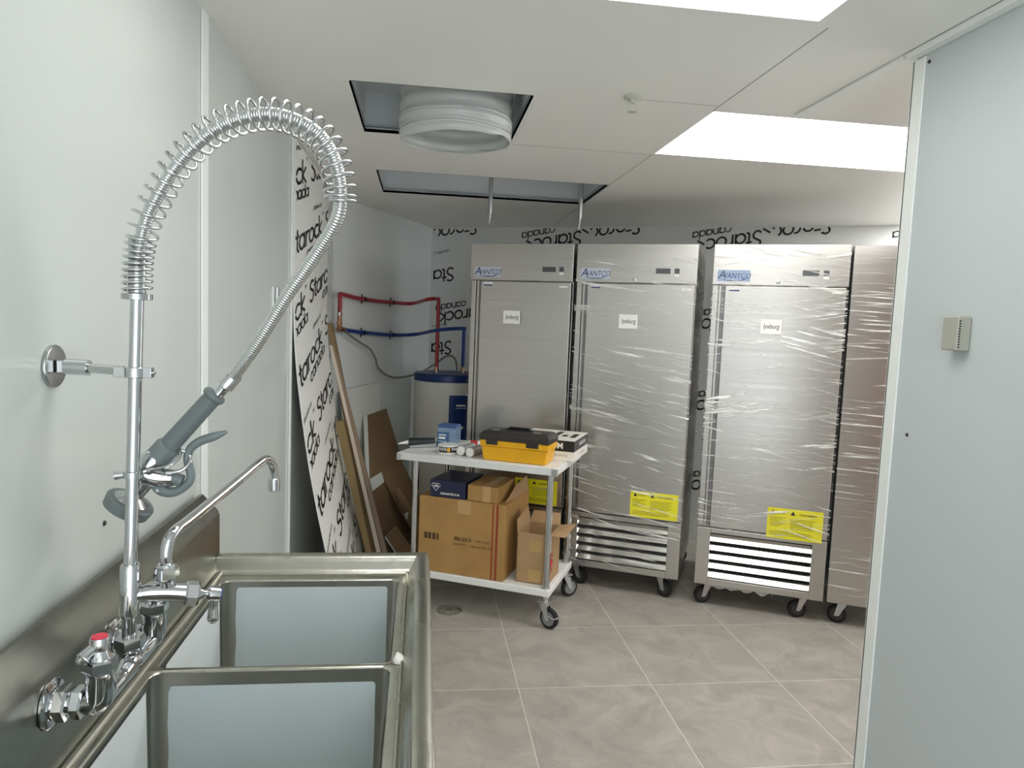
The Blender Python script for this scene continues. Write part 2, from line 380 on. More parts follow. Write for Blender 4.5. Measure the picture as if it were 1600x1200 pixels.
fill_glazing('fill_opening_2', (e.x, e.y), (5.0, .3), 0, 3)  # added opening on the side area, unseen, brightens the rear
mb = MB(); mb.box((XR, -1.6, 0), (XR+.12, 1.79, CEIL-.006)); struct(mb.build('wall_right', WALLR))
# trims
mb = MB(); mb.box((XR-.006, 1.752, 0), (XR-.0005, 1.796, 2.318)); mb.box((XR-.006, 1.790, 0), (XR+.126, 1.7975, 2.318)); struct(mb.build('trim_1', TRIM, bevel=.0012))
mb = MB(); mb.box((XR-.028, -1.6, 2.322), (XR-.0005, 1.80, CEIL-.0005)); struct(mb.build('trim_2', TRIM, bevel=.002))
mb = MB(); mb.box((XL+.0005, 1.925, .0), (XL+.005, 1.978, CEIL)); struct(mb.build('trim_3', TRIM, bevel=.0015))
mb = MB(); mb.box((XL+.0005, 3.165, .0), (XL+.008, 3.195, CEIL)); struct(mb.build('trim_4', TRIM, bevel=.0015))
mb = MB(); mb.prism([(1.262, 1.82, CEIL), (1.30, 1.82, CEIL), (1.30, 1.82, CEIL-.007), (1.262, 1.82, CEIL-.007)], (0, .55, 0))
struct(mb.build('trim_5', TRIM, bevel=.001))
# ceiling made of flush panels with openings
xs = [-1.0, -.285, -.255, .345, .935, .97, .985, 2.205, 3.1, 4.3, 6.2]
ys = [-1.7, -1.2, -.59, 1.06, 1.67, 2.395, 2.408, 3.015, 3.03, 3.70, 3.76, 4.31, 4.40, 8]
HOLES = {'opening': (-.255, .345, 2.395, 3.015), 'opening2': (-.255, .97, 3.76, 4.40),
         'l1': (.985, 2.205, 2.408, 3.03), 'l2': (-.285, .935, 1.06, 1.67), 'fill3': (-.285, .935, -1.2, -.59), 'fill4': (3.1, 4.3, 1.67, 2.395), 'fill5': (3.1, 4.3, 3.70, 4.31)}
mb = MB()
for i in range(len(xs)-1):
    for j in range(len(ys)-1):
        cx, cy = (xs[i]+xs[i+1])/2, (ys[j]+ys[j+1])/2
        if any(a < cx < b and c < cy < d for a, b, c, d in HOLES.values()): continue
        mb.use(CEILM).box((xs[i], ys[j], CEIL), (xs[i+1], ys[j+1], CEIL+.012))
mb.use(JOINT)
for x, a, b in ((.978, 1.7, 2.40), (.978, 3.05, 5.4), (1.262, -1.6, 2.36)): mb.box((x-.0015, a, CEIL-.0006), (x+.0015, b, CEIL))
for y, a, b in ((2.345, .69, .97), (3.05, .36, .975)): mb.box((a, y-.001, CEIL-.0006), (b, y+.001, CEIL))
struct(mb.build('ceiling', sharp=20))
# void above the openings
mb = MB()
for k in ('opening', 'opening2'):
    a, b, c, d = HOLES[k]; z0, z1 = CEIL+.03, 2.50; w = .02; q = .004
    mb.box((a-.05, c-.05, z1), (b+.05, d+.05, z1+w)); mb.box((a-.05, c-.05, z0), (a-q, d+.05, z1)); mb.box((b+q, c-.05, z0), (b+.05, d+.05, z1))
    mb.box((a-q, c-.05, z0), (b+q, c-q, z1)); mb.box((a-q, d+q, z0), (b+q, d+.05, z1))
struct(mb.build('ceiling_void', DARKVOID))
# opening liners
def liner(k, d, M, lip):
    a, b, c, e_ = HOLES[k]; mb = MB().use(M)
    z0, z1 = CEIL, CEIL+d
    mb.box((a-.004, c, z0), (a, e_, z1)); mb.box((b, c, z0), (b+.004, e_, z1)); mb.box((a, c-.004, z0), (b, c, z1)); mb.box((a, e_, z0), (b, e_+.004, z1))
    if lip: mb.use(ZINC).box((a, e_-.03, z0+.016), (b, e_-.0005, z0+.020))
    return mb
struct(liner('opening', .03, GALV, True).build('trim_6'))
struct(liner('opening2', .03, GALV, True).build('trim_7'))

# ------------------------------------------------------------------ ceiling lights
for k, lab in (('l1', 'flush white rectangular ceiling light above the fridges, cut off by the right wall'),
               ('l2', 'bright flush ceiling light panel at the top edge above the sink aisle'),
               ('fill3', 'added fill light panel in the ceiling behind the viewpoint'), ('fill4', 'added fill light panel in the side area behind the right wall'), ('fill5', 'added fill light panel in the far side area behind the right wall')):  # last three panels are added out of view as fill light
    a, b, c, d = HOLES[k]
    t = thing('ceiling_light', lab, 'ceiling light', ((a+b)/2, (c+d)/2, CEIL), group='flush ceiling light panels')
    w, l = (b-a)/2, (d-c)/2
    mb = MB(); mb.box((-w+.001, -l+.001, .0005), (w-.001, l-.001, .006)); mb.build('diffuser', mat('lamp_diffuser_'+k, (1, .995, .97, 1), .5, emit=LAMP*LAMPK[k]), t)
    mb = MB(); mb.box((-w+.001, -l+.001, .007), (w-.001, l-.001, .05)); mb.build('housing', GALV, t)

# ------------------------------------------------------------------ duct, rods, sprinkler
t = thing('ventilation_duct', 'round duct in plastic wrapping hanging out of the square ceiling opening', 'duct', (.105, 2.74, 2.255))
mb = MB(); n = 56; rows = 26; vs = []; fs = []
for j in range(rows+1):
    z = j/rows*.24
    for k in range(n):
        a = 2*pi*k/n; r = .207+.0035*sin(j*1.1)*(1 if j > 1 else .3)+.003*noise.noise(Vector((cos(a)*3, sin(a)*3, z*9)))
        dz = 0
        if j == 0: dz = -.012*noise.noise(Vector((cos(a)*2.2, sin(a)*2.2, 3)))-.012*cos(a-4.0)
        vs.append((cos(a)*r, sin(a)*r, z+dz))
for j in range(rows):
    for k in range(n): fs.append((j*n+k, j*n+(k+1) % n, (j+1)*n+(k+1) % n, (j+1)*n+k))
mb.add(vs, fs); mb.build('duct_sleeve', DUCT, t, sharp=80, solid=.004)
mb = MB()
for q in range(5):
    z = .02+q*.013+random.random()*.004; mb.tube([(cos(a)*.2115, sin(a)*.2115, z+.003*sin(3*a+q)) for a in [2*pi*i/40 for i in range(41)]], .0016, 5)
mb.build('plastic_wrap_folds', mat('clear_film_fold', srgb(225, 228, 224), .12, spec=.8), t)
for (x, lab) in ((.378, 'thin metal rod hanging from the long ceiling opening, left of the pair'), (.920, 'thin metal rod hanging from the long ceiling opening, right of the pair')):
    t = thing('hanger_rod', lab, 'rod', (x, 4.2, 2.19), group='hanger rods in the long ceiling opening')
    mb = MB(); mb.tube([(0, 0, .03), (0, 0, .305)], .013, 12); mb.build('sleeve', ZINC, t)
    mb = MB(); mb.tube([(0, 0, .03), (0, 0, .0)], [.006, .006], 8); mb.tube([(0, 0, .0), (-.004, 0, -.03)], .0025, 6); mb.build('rod_tip', ZINC, t)
t = thing('fire_sprinkler', 'small white pendent sprinkler head on the ceiling', 'sprinkler', (.668, 2.318, CEIL))
mb = MB(); mb.lathe((0, 0, -.0005), (0, 0, -1), [(0, .030), (.004, .030), (.008, .024), (.012, .014)]); mb.build('escutcheon', SPRK, t)
mb = MB(); mb.lathe((0, 0, -.012), (0, 0, -1), [(0, .010), (.01, .010), (.012, .006)])
for s in (-1, 1): mb.tube([(s*.009, 0, -.02), (s*.014, 0, -.03), (s*.012, 0, -.042), (0, 0, -.05)], .0022, 6)
mb.build('sprinkler_body', SPRK, t)
mb = MB(); mb.lathe((0, 0, -.048), (0, 0, -1), [(0, .016), (.003, .017), (.004, .008)], 16); mb.build('deflector', SPRK, t)

# ------------------------------------------------------------------ thermostat and wall screws
t = thing('wall_sensor', 'small grey plastic sensor box with slots on the right wall', 'thermostat', (XR, 1.54, 1.597))
mb = MB(); mb.box((-.036, -.026, -.041), (-.0005, .026, .041)); mb.build('housing', THERM, t, bevel=.004, seg=3)
mb = MB()
for q in range(11): mb.box((-.0335, -.0275, -.034+q*.0062), (-.0295, -.0262, -.031+q*.0062))
mb.build('vent_slots', BLACK, t)
for (x, y, z, lab) in ((XR-.001, 1.741, 2.300, 'tiny dark screw near the top corner of the right wall'), (XR-.001, 1.700, 1.325, 'tiny dark screw low on the edge of the right wall'),
                       (XL+.001, 1.355, 1.181, 'small dark screw mark on the left wall above the backsplash')):
    mb = MB(); mb.lathe((0, 0, 0), (1 if x < 0 else -1, 0, 0), [(0, .005), (.002, .0045), (.003, .002)], 10); tag(mb.build('wall_screw', DARK, loc_=(x, y, z)), lab, 'screw')

# ================================================================== SINK
SX0, SX1 = -.512, .036; DK = .91; RM = .95; YF = 1.88; YN = .33
t = sink = thing('compartment_sink', 'stainless steel compartment sink with rolled rim and tall backsplash', 'sink', (-.25, 1.1, 0))
O = Vector((-.25, 1.1, 0))
def sk(mb, name, M, **k):
    mb.v = [tuple(Vector(p)-O) for p in mb.v]; return mb.build(name, M, sink, **k)
BX0, BX1 = -.480, -.040
BOWLS = [(1.332, 1.783), (.866, 1.322), (.40, .856)]
# deck with rounded bowl holes
def rrect(x0, x1, y0, y1, r, k=6):
    P = []
    for cx, cy, a in ((x1-r, y1-r, 0), (x0+r, y1-r, 90), (x0+r, y0+r, 180), (x1-r, y0+r, 270)):
        for i in range(k+1):
            t_ = radians(a+90*i/k); P.append((cx+r*cos(t_), cy+r*sin(t_)))
    return P
def ray_rect(p, c, x0, x1, y0, y1):
    dx, dy = p[0]-c[0], p[1]-c[1]; ts = []
    if dx: ts.append(((x1 if dx > 0 else x0)-c[0])/dx)
    if dy: ts.append(((y1 if dy > 0 else y0)-c[1])/dy)
    k = min(ts); return (c[0]+dx*k, c[1]+dy*k)
mb = MB(); DX0, DX1 = -.505, -.012
cells = [(1.3255, 1.835), (.8585, 1.3255), (.37, .8585)]
for (y0, y1), (c0, c1) in zip(BOWLS, cells):
    inner = rrect(BX0, BX1, y0, y1, .020); c = ((BX0+BX1)/2, (y0+y1)/2); n = len(inner)
    outer = [ray_rect(p, c, DX0, DX1, c0, c1) for p in inner]
    lip = rrect(BX0+.003, BX1-.003, y0+.003, y1-.003, .020)
    mb.use(SINK)
    mb.add([(x, y, DK) for x, y in outer]+[(x, y, DK) for x, y in inner]+[(x, y, DK-.004) for x, y in lip], [(i, (i+1) % n, n+(i+1) % n, n+i) for i in range(n)]+[(n+i, n+(i+1) % n, 2*n+(i+1) % n, 2*n+i) for i in range(n)])
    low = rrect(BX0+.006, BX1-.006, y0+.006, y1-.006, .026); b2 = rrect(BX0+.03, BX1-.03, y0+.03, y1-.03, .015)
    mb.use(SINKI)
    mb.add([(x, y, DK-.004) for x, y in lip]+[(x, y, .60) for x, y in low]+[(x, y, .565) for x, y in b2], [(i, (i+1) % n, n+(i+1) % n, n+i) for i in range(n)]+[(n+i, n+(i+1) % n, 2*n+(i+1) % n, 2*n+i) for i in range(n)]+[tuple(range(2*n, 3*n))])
sk(mb, 'basin', SINK, sharp=50)
# rolled rim: cross-section swept round right, far and near sides
mb = MB()
prof = [(-.026, DK-.001), (-.018, DK+.004), (-.012, DK+.012), (-.006, DK+.024), (-.003, RM-.012)] + [(.017-.020*cos(radians(a)), RM-.012+.014*sin(radians(a))) for a in range(20, 181, 16)] + [(.037, RM-.03), (.034, RM-.045), (.026, RM-.045)]
def sweep(mb, path, prof, close=False):
    """path: [(x, y, outward x, outward y)] mitred corners"""
    n = len(prof); vs = []
    for (x, y, ox, oy) in path:
        for (d, z) in prof: vs.append((x+ox*d, y+oy*d, z))
    fs = [(i*n+k, i*n+k+1, (i+1)*n+k+1, (i+1)*n+k) for i in range(len(path)-1) for k in range(n-1)]
    mb.add(vs, fs)
path = [(SX0+.002, YF-.037, 0, 1)]
path += [(-.03, YF-.037, 0, 1), (-.008, YF-.037, .10, 1)]
path = [(SX0+.002, YF-.037, 0, 1), (-.02, YF-.037, 0, 1), (-.0, YF-.037, .45, 1.0), (.0, YF-.037, 1.0, .95), (.0, YF-.055, 1, 0), (0, YN+.05, 1, 0), (0, YN+.037, 1, -1), (SX0, YN+.037, 0, -1)]
sweep(mb, path, prof)
sk(mb, 'rolled_rim', SINK, sharp=60)
mb = MB(); mb.tube([(DX0, 1.8235, DK+.002), (-.022, 1.8235, DK+.002), (-.022, .38, DK+.002)], .0035, 8); mb.tube([(-.495, 1.8235, DK+.002), (-.495, .38, DK+.002)], .0075, 10)
mb.box((-.035, .37, DK-.03), (-.02, 1.835, DK-.002)); mb.box((DX0, 1.82, DK-.03), (-.02, 1.838, DK-.002))
sk(mb, 'inner_bead', SINK)
# backsplash, with the top bent back to the wall
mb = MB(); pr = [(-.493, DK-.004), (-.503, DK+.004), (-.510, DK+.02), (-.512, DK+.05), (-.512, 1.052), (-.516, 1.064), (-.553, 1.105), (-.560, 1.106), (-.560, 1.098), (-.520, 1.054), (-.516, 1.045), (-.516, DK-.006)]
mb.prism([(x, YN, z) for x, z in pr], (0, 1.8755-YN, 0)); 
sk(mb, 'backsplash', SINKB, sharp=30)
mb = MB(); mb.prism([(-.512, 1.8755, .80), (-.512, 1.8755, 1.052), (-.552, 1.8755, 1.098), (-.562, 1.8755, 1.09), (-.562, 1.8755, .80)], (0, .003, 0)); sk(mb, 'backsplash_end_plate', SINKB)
# apron, legs
mb = MB(); mb.box((.0, YN+.02, .86), (.004, YF-.03, RM-.03)); mb.box((-.5, YF-.034, .86), (.004, YF-.030, RM-.03)); sk(mb, 'apron', SINK)
for (x, y) in ((-.46, 1.80), (-.03, 1.80), (-.46, .42), (-.03, .42)):
    mb = MB(); mb.tube([(x, y, .86), (x, y, .10), (x, y, .09), (x, y, .0)], [.0205, .0205, .017, .017], 18); sk(mb, 'leg', SINK)
mb = MB(); mb.tube([(-.03, .42, .25), (-.03, 1.8, .25)], .013, 12); mb.tube([(-.46, .42, .25), (-.46, 1.8, .25)], .013, 12); sk(mb, 'leg_rail', SINK)
# protective film left on the bowl walls: torn outline
def filmpoly(mb, pts): mb.add(pts, [tuple(range(len(pts)))])
def wallfilm(y, x0, x1, z0, z1, tornl=True, tornr=True):
    """film on the far wall of a bowl; lower corners torn"""
    P = [(x0+.006, z1)] + [(x1-.004, z1-.001), (x1, z1-.008)]
    z = z1-.02
    while z > z0+.07: P.append((x1-.001*random.random(), z)); z -= .03
    if tornr: P += [(x1-.004, z0+.062), (x1-.018, z0+.05), (x1-.024, z0+.03), (x1-.036, z0+.012), (x1-.05, z0)]
    else: P += [(x1, z0)]
    if tornl: P += [(x0+.09, z0), (x0+.06, z0+.012), (x0+.045, z0+.036), (x0+.02, z0+.055), (x0-.002, z0+.062)]
    else: P += [(x0, z0)]
    z = z0+.1
    while z < z1-.03: P.append((x0+.0012*sin(z*60), z)); z += .03
    P += [(x0+.0005, z1-.012)]
    return [(x, y-.0042-(DK-z)*.0098, z) for x, z in P][::-1]
for i, (y0, y1) in enumerate(BOWLS[:3]):
    mb = MB(); a = (BX0+.030, BX1-.030)
    P = wallfilm(y1, a[0]+(.0 if i else .005), a[1], .62, DK-(.018 if i == 0 else .028), True, True); filmpoly(mb, P)
    tag(sk(mb, 'protective_film', BLUEFILM), 'blue-grey protective film on the far bowl wall')
    mb = MB(); x = BX0+.0078
    filmpoly(mb, [(x, y0+.04, .64), (x, y1-.05, .64), (x, y1-.042, .68), (x, y1-.05, DK-.014), (x, y0+.04, DK-.014)])
    tag(sk(mb, 'protective_film', WHITEFILM), 'white protective film on the wall side of the bowl')
    mb = MB(); x = BX1-.0078
    filmpoly(mb, [(x, y0+.04, .64), (x, y0+.04, DK-.05), (x, y1-.05, DK-.05), (x, y1-.05, .64)])
    sk(mb, 'protective_film', BLUEFILM)
    mb = MB(); mb.lathe(((BX0+BX1)/2, (y0+y1)/2, .5655), (0, 0, 1), [(0, .045), (.003, .043), (.001, .03), (.001, .0)]); sk(mb, 'drain', CHROMED)
mb = MB(); vs = []
for k in range(9):
    a = 2*pi*k/9; r = .013+.006*random.random(); vs.append((cos(a)*r*.8, sin(a)*r*1.5, 0))
n = 9; mb.add(vs+[(x*.6, y*.6, .005+.004*random.random()) for x, y, z in vs]+[(0, 0, .009)], [(i, (i+1) % n, n+(i+1) % n, n+i) for i in range(n)]+[(n+i, n+(i+1) % n, 2*n) for i in range(n)])
tag(mb.build('silicone_scrap', SILI, loc_=(-.027, 1.345, DK+.001), solid=.001), 'scrap of white sealant on the sink edge beside the divider', 'sealant')

# ================================================================== PRE-RINSE FAUCET (one fixture bolted to the backsplash)
FO = Vector((-.45, 1.14, 1.0))
fa = thing('prerinse_faucet', 'chrome pre-rinse faucet with spring hose, spray valve and add-on spout', 'faucet', FO)
def fx(mb, name, M, parent=None, **k):
    mb.v = [tuple(Vector(p)-FO) for p in mb.v]
    o = mb.build(name, M, fa, **k)
    if parent is not None: o.parent = parent
    return o
BS = -.511
YA, YB, ZI = 1.032, 1.236, 1.013; XV = -.447
for y in (YA, YB):
    mb = MB(); mb.lathe((BS, y, ZI), (1, 0, 0), [(0, .036), (.003, .036), (.006, .031), (.007, .022), (.010, .019)]); fx(mb, 'wall_flange', CHROME)
    mb = MB(); hexprof(mb, (BS+.008, y, ZI), (1, 0, 0), .018, .0260); fx(mb, 'coupling_nut', CHROME, sharp=25)
    mb = MB(); mb.lathe((BS+.026, y, ZI), (1, 0, 0), [(0, .017), (.004, .017)]); hexprof(mb, (BS+.030, y, ZI), (1, 0, 0), .016, .0235); fx(mb, 'union_nut', CHROME, sharp=25)
mb = MB()
for y in (YA, YB):
    mb.tube([(BS+.046, y, ZI), (XV-.012, y, ZI), (XV, y, ZI+.003), (XV+.002, y, ZI+.02), (XV+.002, y, ZI+.045)], [.0165, .0175, .0195, .0195, .0185], 18, smooth=4)
mb.tube([(XV, YA, ZI), (XV, YA+.03, ZI-.002), (XV, 1.10, ZI-.002), (XV, 1.14, ZI+.004), (XV, 1.18, ZI-.002), (XV, YB-.02, ZI-.002), (XV, YB, ZI+.002)], [.0175, .0138, .0138, .019, .0138, .0138, .0175], 18, smooth=4)
mb.lathe((XV-.004, 1.152, ZI+.0), (0, 0, 1), [(0, .016), (.02, .017), (.026, .017)])
fx(mb, 'valve_body', CHROME)
for y in (YA, YB):
    mb = MB(); mb.lathe((XV+.002, y, ZI+.043), (0, 0, 1), [(0, .0185), (.004, .0205), (.005, .0205)]); hexprof(mb, (XV+.002, y, ZI+.047), (0, 0, 1), .019, .0238)
    mb.lathe((XV+.002, y, ZI+.066), (0, 0, 1), [(0, .016), (.006, .013), (.012, .0105)], 16); fx(mb, 'bonnet_nut', CHROME, sharp=25)
mb = MB(); hexprof(mb, (XV-.004, 1.152, ZI+.024), (0, 0, 1), .020, .0230); fx(mb, 'riser_nut', CHROME, sharp=25)
def lever_handle(mb, o, axis, out, L_=.05):
    """hub with a winged lever pointing along out"""
    o = Vector(o); ax = Vector(axis).normalized(); ou = Vector(out).normalized()
    mb.lathe(o, ax, [(0, .009), (.004, .0135), (.018, .0135), (.021, .0125), (.0212, .009)], 20)
    mb.tube([o+ax*.011+ou*.006, o+ax*.009+ou*.022, o+ax*.007+ou*(L_-.008), o+ax*.006+ou*L_], [.008, .0075, .0095, .003], 12, smooth=4)
for y, red in ((YA, True), (YB, False)):
    mb = MB(); lever_handle(mb, (XV+.002, y, ZI+.076), (0, 0, 1), (-.6, -.75, -.35) if red else (.2, 1, -.1), .034); h = fx(mb, 'handle', CHROME)
    if red:
        mb = MB(); mb.lathe((XV+.002, y, ZI+.0965), (0, 0, 1), [(0, .0112), (.0018, .0108), (.002, .006)], 20); tag(fx(mb, 'index_button', REDB, h), 'red index button')
# riser, add-on body
P0 = Vector((-.453, 1.152, 1.055)); P1 = Vector((-.440, 1.160, 1.60))
def pp(z): k = (z-P0.z)/(P1.z-P0.z); return P0.lerp(P1, k)
mb = MB(); mb.tube([pp(1.04), pp(1.10)], .0105, 20); mb.tube([pp(1.165), pp(1.598)], .0100, 20); fx(mb, 'riser_pipe', CHROME)
mb = MB(); mb.tube([pp(1.088), pp(1.092), pp(1.17), pp(1.174)], [.012, .0150, .0150, .0130], 20)
mb.tube([pp(1.122), (-.428, 1.165, 1.122), (-.40, 1.172, 1.120), (-.373, 1.18, 1.115)], [.011, .0145, .0145, .0155], 18, smooth=4)
mb.lathe((-.402, 1.172, 1.125), (0, 0, 1), [(0, .011), (.014, .011), (.015, .009), (.024, .009)])
fx(mb, 'add_on_body', CHROME)
AXH = Vector((.027, .010, -.005)).normalized()
mb = MB(); hexprof(mb, Vector((-.376, 1.179, 1.115)), AXH, .022, .0205); mb.lathe(Vector((-.376, 1.179, 1.115))+AXH*.022, AXH, [(0, .012), (.008, .007), (.018, .006)], 16)
hexprof(mb, (-.402, 1.172, 1.142), (0, 0, 1), .022, .0195); mb.lathe((-.402, 1.172, 1.164), (0, 0, 1), [(0, .0145), (.004, .013), (.006, .010)], 20)
fx(mb, 'add_on_nuts', CHROME, sharp=25)
mb = MB(); ho = Vector((-.376, 1.179, 1.115))+AXH*.034; lever_handle(mb, ho, AXH, (.05, .02, -1), .052); h = fx(mb, 'handle', CHROME)
mb = MB(); mb.lathe(ho+AXH*.0208, AXH, [(0, .0112), (.0018, .0108), (.002, .006)], 20); tag(fx(mb, 'index_button', BLUEB, h), 'blue index button')
# swing spout
mb = MB(); mb.tube([(-.402, 1.172, 1.165), (-.402, 1.172, 1.190), (-.397, 1.186, 1.2135), (-.383, 1.235, 1.2245), (-.345, 1.38, 1.256), (-.320, 1.475, 1.276), (-.311, 1.503, 1.272), (-.306, 1.520, 1.255), (-.305, 1.524, 1.225)], .0092, 18, smooth=6)
fx(mb, 'swing_spout', CHROME)
mb = MB(); mb.lathe((-.305, 1.524, 1.231), (0, 0, -1), [(0, .0105), (.002, .0125), (.026, .0125), (.028, .010)], 20); fx(mb, 'aerator', CHROMED)
# wall bracket
mb = MB(); mb.lathe((XL+.0005, 1.183, 1.484), (1, 0, 0), [(0, .034), (.004, .034), (.006, .032), (.0065, .02)]); 
mb.box((XL+.009, 1.175, 1.474), (XL+.05, 1.191, 1.494)); fx(mb, 'bracket_flange', CHROMED, bevel=.0015)
mb = MB(); mb.tube([(XL+.02, 1.183, 1.484), (XL+.055, 1.181, 1.483)], .0125, 16); mb.tube([(XL+.05, 1.181, 1.483), (-.462, 1.165, 1.481)], .0078, 16); fx(mb, 'bracket_arm', CHROME)
mb = MB(); q = pp(1.48); mb.lathe(q-Z*.009, (0, 0, 1), [(0, .0105), (.001, .0155), (.017, .0155), (.018, .0105)], 20); mb.box((q.x-.03, q.y-.007, q.z-.008), (q.x+.026, q.y+.007, q.z+.008)); mb.tube([(q.x+.02, q.y, q.z), (q.x+.030, q.y, q.z)], .0035, 10); fx(mb, 'bracket_clamp', CHROME, bevel=.001)
# hose and spring
HP = [Vector(p) for p in [(-.44, 1.16, 1.601), (-.437, 1.158, 1.66), (-.423, 1.15, 1.713), (-.404, 1.142, 1.749), (-.379, 1.132, 1.786), (-.343, 1.118, 1.823), (-.296, 1.1, 1.853), (-.237, 1.08, 1.866), (-.19, 1.066, 1.858), (-.153, 1.056, 1.836), (-.131, 1.05, 1.802), (-.122, 1.05, 1.758), (-.128, 1.058, 1.718), (-.16, 1.085, 1.67), (-.205, 1.115, 1.61), (-.261, 1.155, 1.528), (-.309, 1.2, 1.47)]]
hp = spline(HP, 60)
cum = [0]
for a, b in zip(hp[:-1], hp[1:]): cum.append(cum[-1]+(b-a).length)
def athose(s):
    import bisect
    i = min(max(bisect.bisect_left(cum, s), 1), len(cum)-1); k = (s-cum[i-1])/max(1e-9, cum[i]-cum[i-1])
    return hp[i-1].lerp(hp[i], min(max(k, 0), 1))
LT = cum[-1]; pitch_r = .0042; pts = []; rr = []
nn = int(LT/pitch_r)
for i in range(nn*4+1):
    s = LT*i/(nn*4); pts.append(athose(s)); rr.append(.0088+.0013*(.5-.5*cos(2*pi*i/4))*1.0)
mb = MB(); mb.tube(pts, rr, 14); hs = fx(mb, 'hose', mat('hose_steel', (.66, .67, .66, 1), .2, 1), sharp=180)
sp_end = cum[60*11]+.004        # spring stops where the hose starts down
def radv(s):
    return .0215
turns = []; s = .004; sp = []; ang = 0
N1, N2 = 8.5, 27.5
def spos(u):                       # u turns -> arclength
    if u < N1: return .004+u*.0098
    s1 = .004+N1*.0098; v = (u-N1)/N2; L2 = sp_end-s1
    return s1+L2*(v*1.18-.18*v*v) if v <= 1 else sp_end+(u-N1-N2)*.006
tot = N1+N2+1.5; K = 26; spts = []
Tn = None; prevn = None
for i in range(int(tot*K)+1):
    u_ = i/K; s = spos(u_); c = athose(s); tg = (athose(s+.003)-athose(max(0, s-.003))).normalized()
    if prevn is None: prevn = (Vector((0, 1, 0))-tg*tg.y).normalized()
    prevn = (prevn-tg*prevn.dot(tg)).normalized(); bn = tg.cross(prevn); a = 2*pi*u_
    spts.append(c+(prevn*cos(a)+bn*sin(a))*(.0205 if u_ < N1 else .0215))
mb = MB(); mb.tube(spts, .0023, 8); fx(mb, 'spring', CHROME, sharp=180)
mb = MB(); mb.lathe(pp(1.592), (0, 0, 1), [(0, .011), (.001, .0225), (.010, .0225), (.011, .012)]); fx(mb, 'spring_collar', CHROMED)
mb = MB(); mb.lathe(pp(1.602), (.01, 0, 1), [(0, .011), (.002, .0125), (.085, .0125), (.088, .011)], 20); fx(mb, 'hose_ferrule', CHROMED)
# spray valve
def T3(p, r, name, M, sm=5, seg=18, parent=None): mb = MB(); mb.tube(p, r, seg, smooth=sm); return fx(mb, name, M, parent)
A = Vector((-.309, 1.2, 1.47)); B = Vector((-.335, 1.2, 1.443)); C_ = Vector((-.410, 1.2, 1.354)); gd = (C_-B).normalized()
mb = MB(); mb.lathe(A-gd*.0-(gd*.012), gd, [(0, .0105), (.004, .0125), (.028, .0135), (.03, .010), (.034, .0095), (.046, .0095)]); fx(mb, 'swivel_ferrule', CHROME)
mb = MB(); mb.lathe(B-gd*.003, gd, [(0, .011), (.001, .018), (.005, .0195), (.009, .018), (.011, .0150), (.118, .0160), (.119, .013)]); fx(mb, 'grip', GREYRUB)
mb = MB(); mb.lathe(C_-gd*.006, gd, [(0, .0165), (.002, .0205), (.031, .0205), (.033, .017)], 8); fx(mb, 'grip_collar', GREYPL, sharp=30)
sv = T3([C_+gd*.02, (-.437, 1.2, 1.325), (-.443, 1.2, 1.312), (-.425, 1.2, 1.305), (-.40, 1.2, 1.303)], [.019, .0225, .0225, .018, .0135], 'spray_valve', CHROME)
T3([(-.432, 1.2, 1.315), (-.445, 1.2, 1.293), (-.460, 1.2, 1.272)], [.0135, .0125, .0105], 'spray_stem', CHROMED)
hd = Vector((-.020, 0, -.033)).normalized(); ho = Vector((-.459, 1.2, 1.276))
mb = MB(); mb.use(CHROMED).lathe(ho, hd, [(0, .009), (.004, .013), (.010, .024), (.014, .033)], 24); mb.use(GREYRUB).lathe(ho+hd*.012, hd, [(0, .030), (.001, .0365), (.004, .039), (.020, .037), (.022, .033), (.0225, .02)], 24)
fx(mb, 'spray_head', None)
mb = MB(); mb.tube([(-.416, 1.2, 1.309), (-.403, 1.2, 1.304), (-.386, 1.2, 1.298)], [.011, .011, .010], 16); fx(mb, 'valve_plunger', GREYPL)
mb = MB(); lv = [Vector(p) for p in [(-.430,1.2,1.292),(-.420,1.2,1.283),(-.405,1.2,1.279),(-.389,1.2,1.284),(-.375,1.2,1.298),(-.3735,1.2,1.314),(-.378,1.2,1.334),(-.374,1.2,1.352),(-.359,1.2,1.365),(-.336,1.2,1.374),(-.316,1.2,1.382)]]
ls, lr = spline(lv, 5, [.006, .0075, .007, .006, .0058, .0056, .0056, .0058, .0062, .0062, .0022])
vs = []; seg = 12
for i, p in enumerate(ls):
    tg = (ls[min(i+1, len(ls)-1)]-ls[max(i-1, 0)]).normalized(); nb = Vector((0, 1, 0)); na = tg.cross(nb)
    for k in range(seg): a = 2*pi*k/seg; vs.append(p+na*cos(a)*lr[i]*1.2+nb*sin(a)*lr[i]*1.5)
mb.add(vs, [(i*seg+k, i*seg+(k+1) % seg, (i+1)*seg+(k+1) % seg, (i+1)*seg+k) for i in range(len(ls)-1) for k in range(seg)]+[tuple(range(seg-1, -1, -1)), tuple((len(ls)-1)*seg+k for k in range(seg))])
fx(mb, 'squeeze_lever', GREYPL, sharp=60)
mb = MB(); mb.lathe((-.421, 1.1895, 1.285), (0, -1, 0), [(0, .003), (.003, .003)], 10); fx(mb, 'lever_pin', CHROMED)
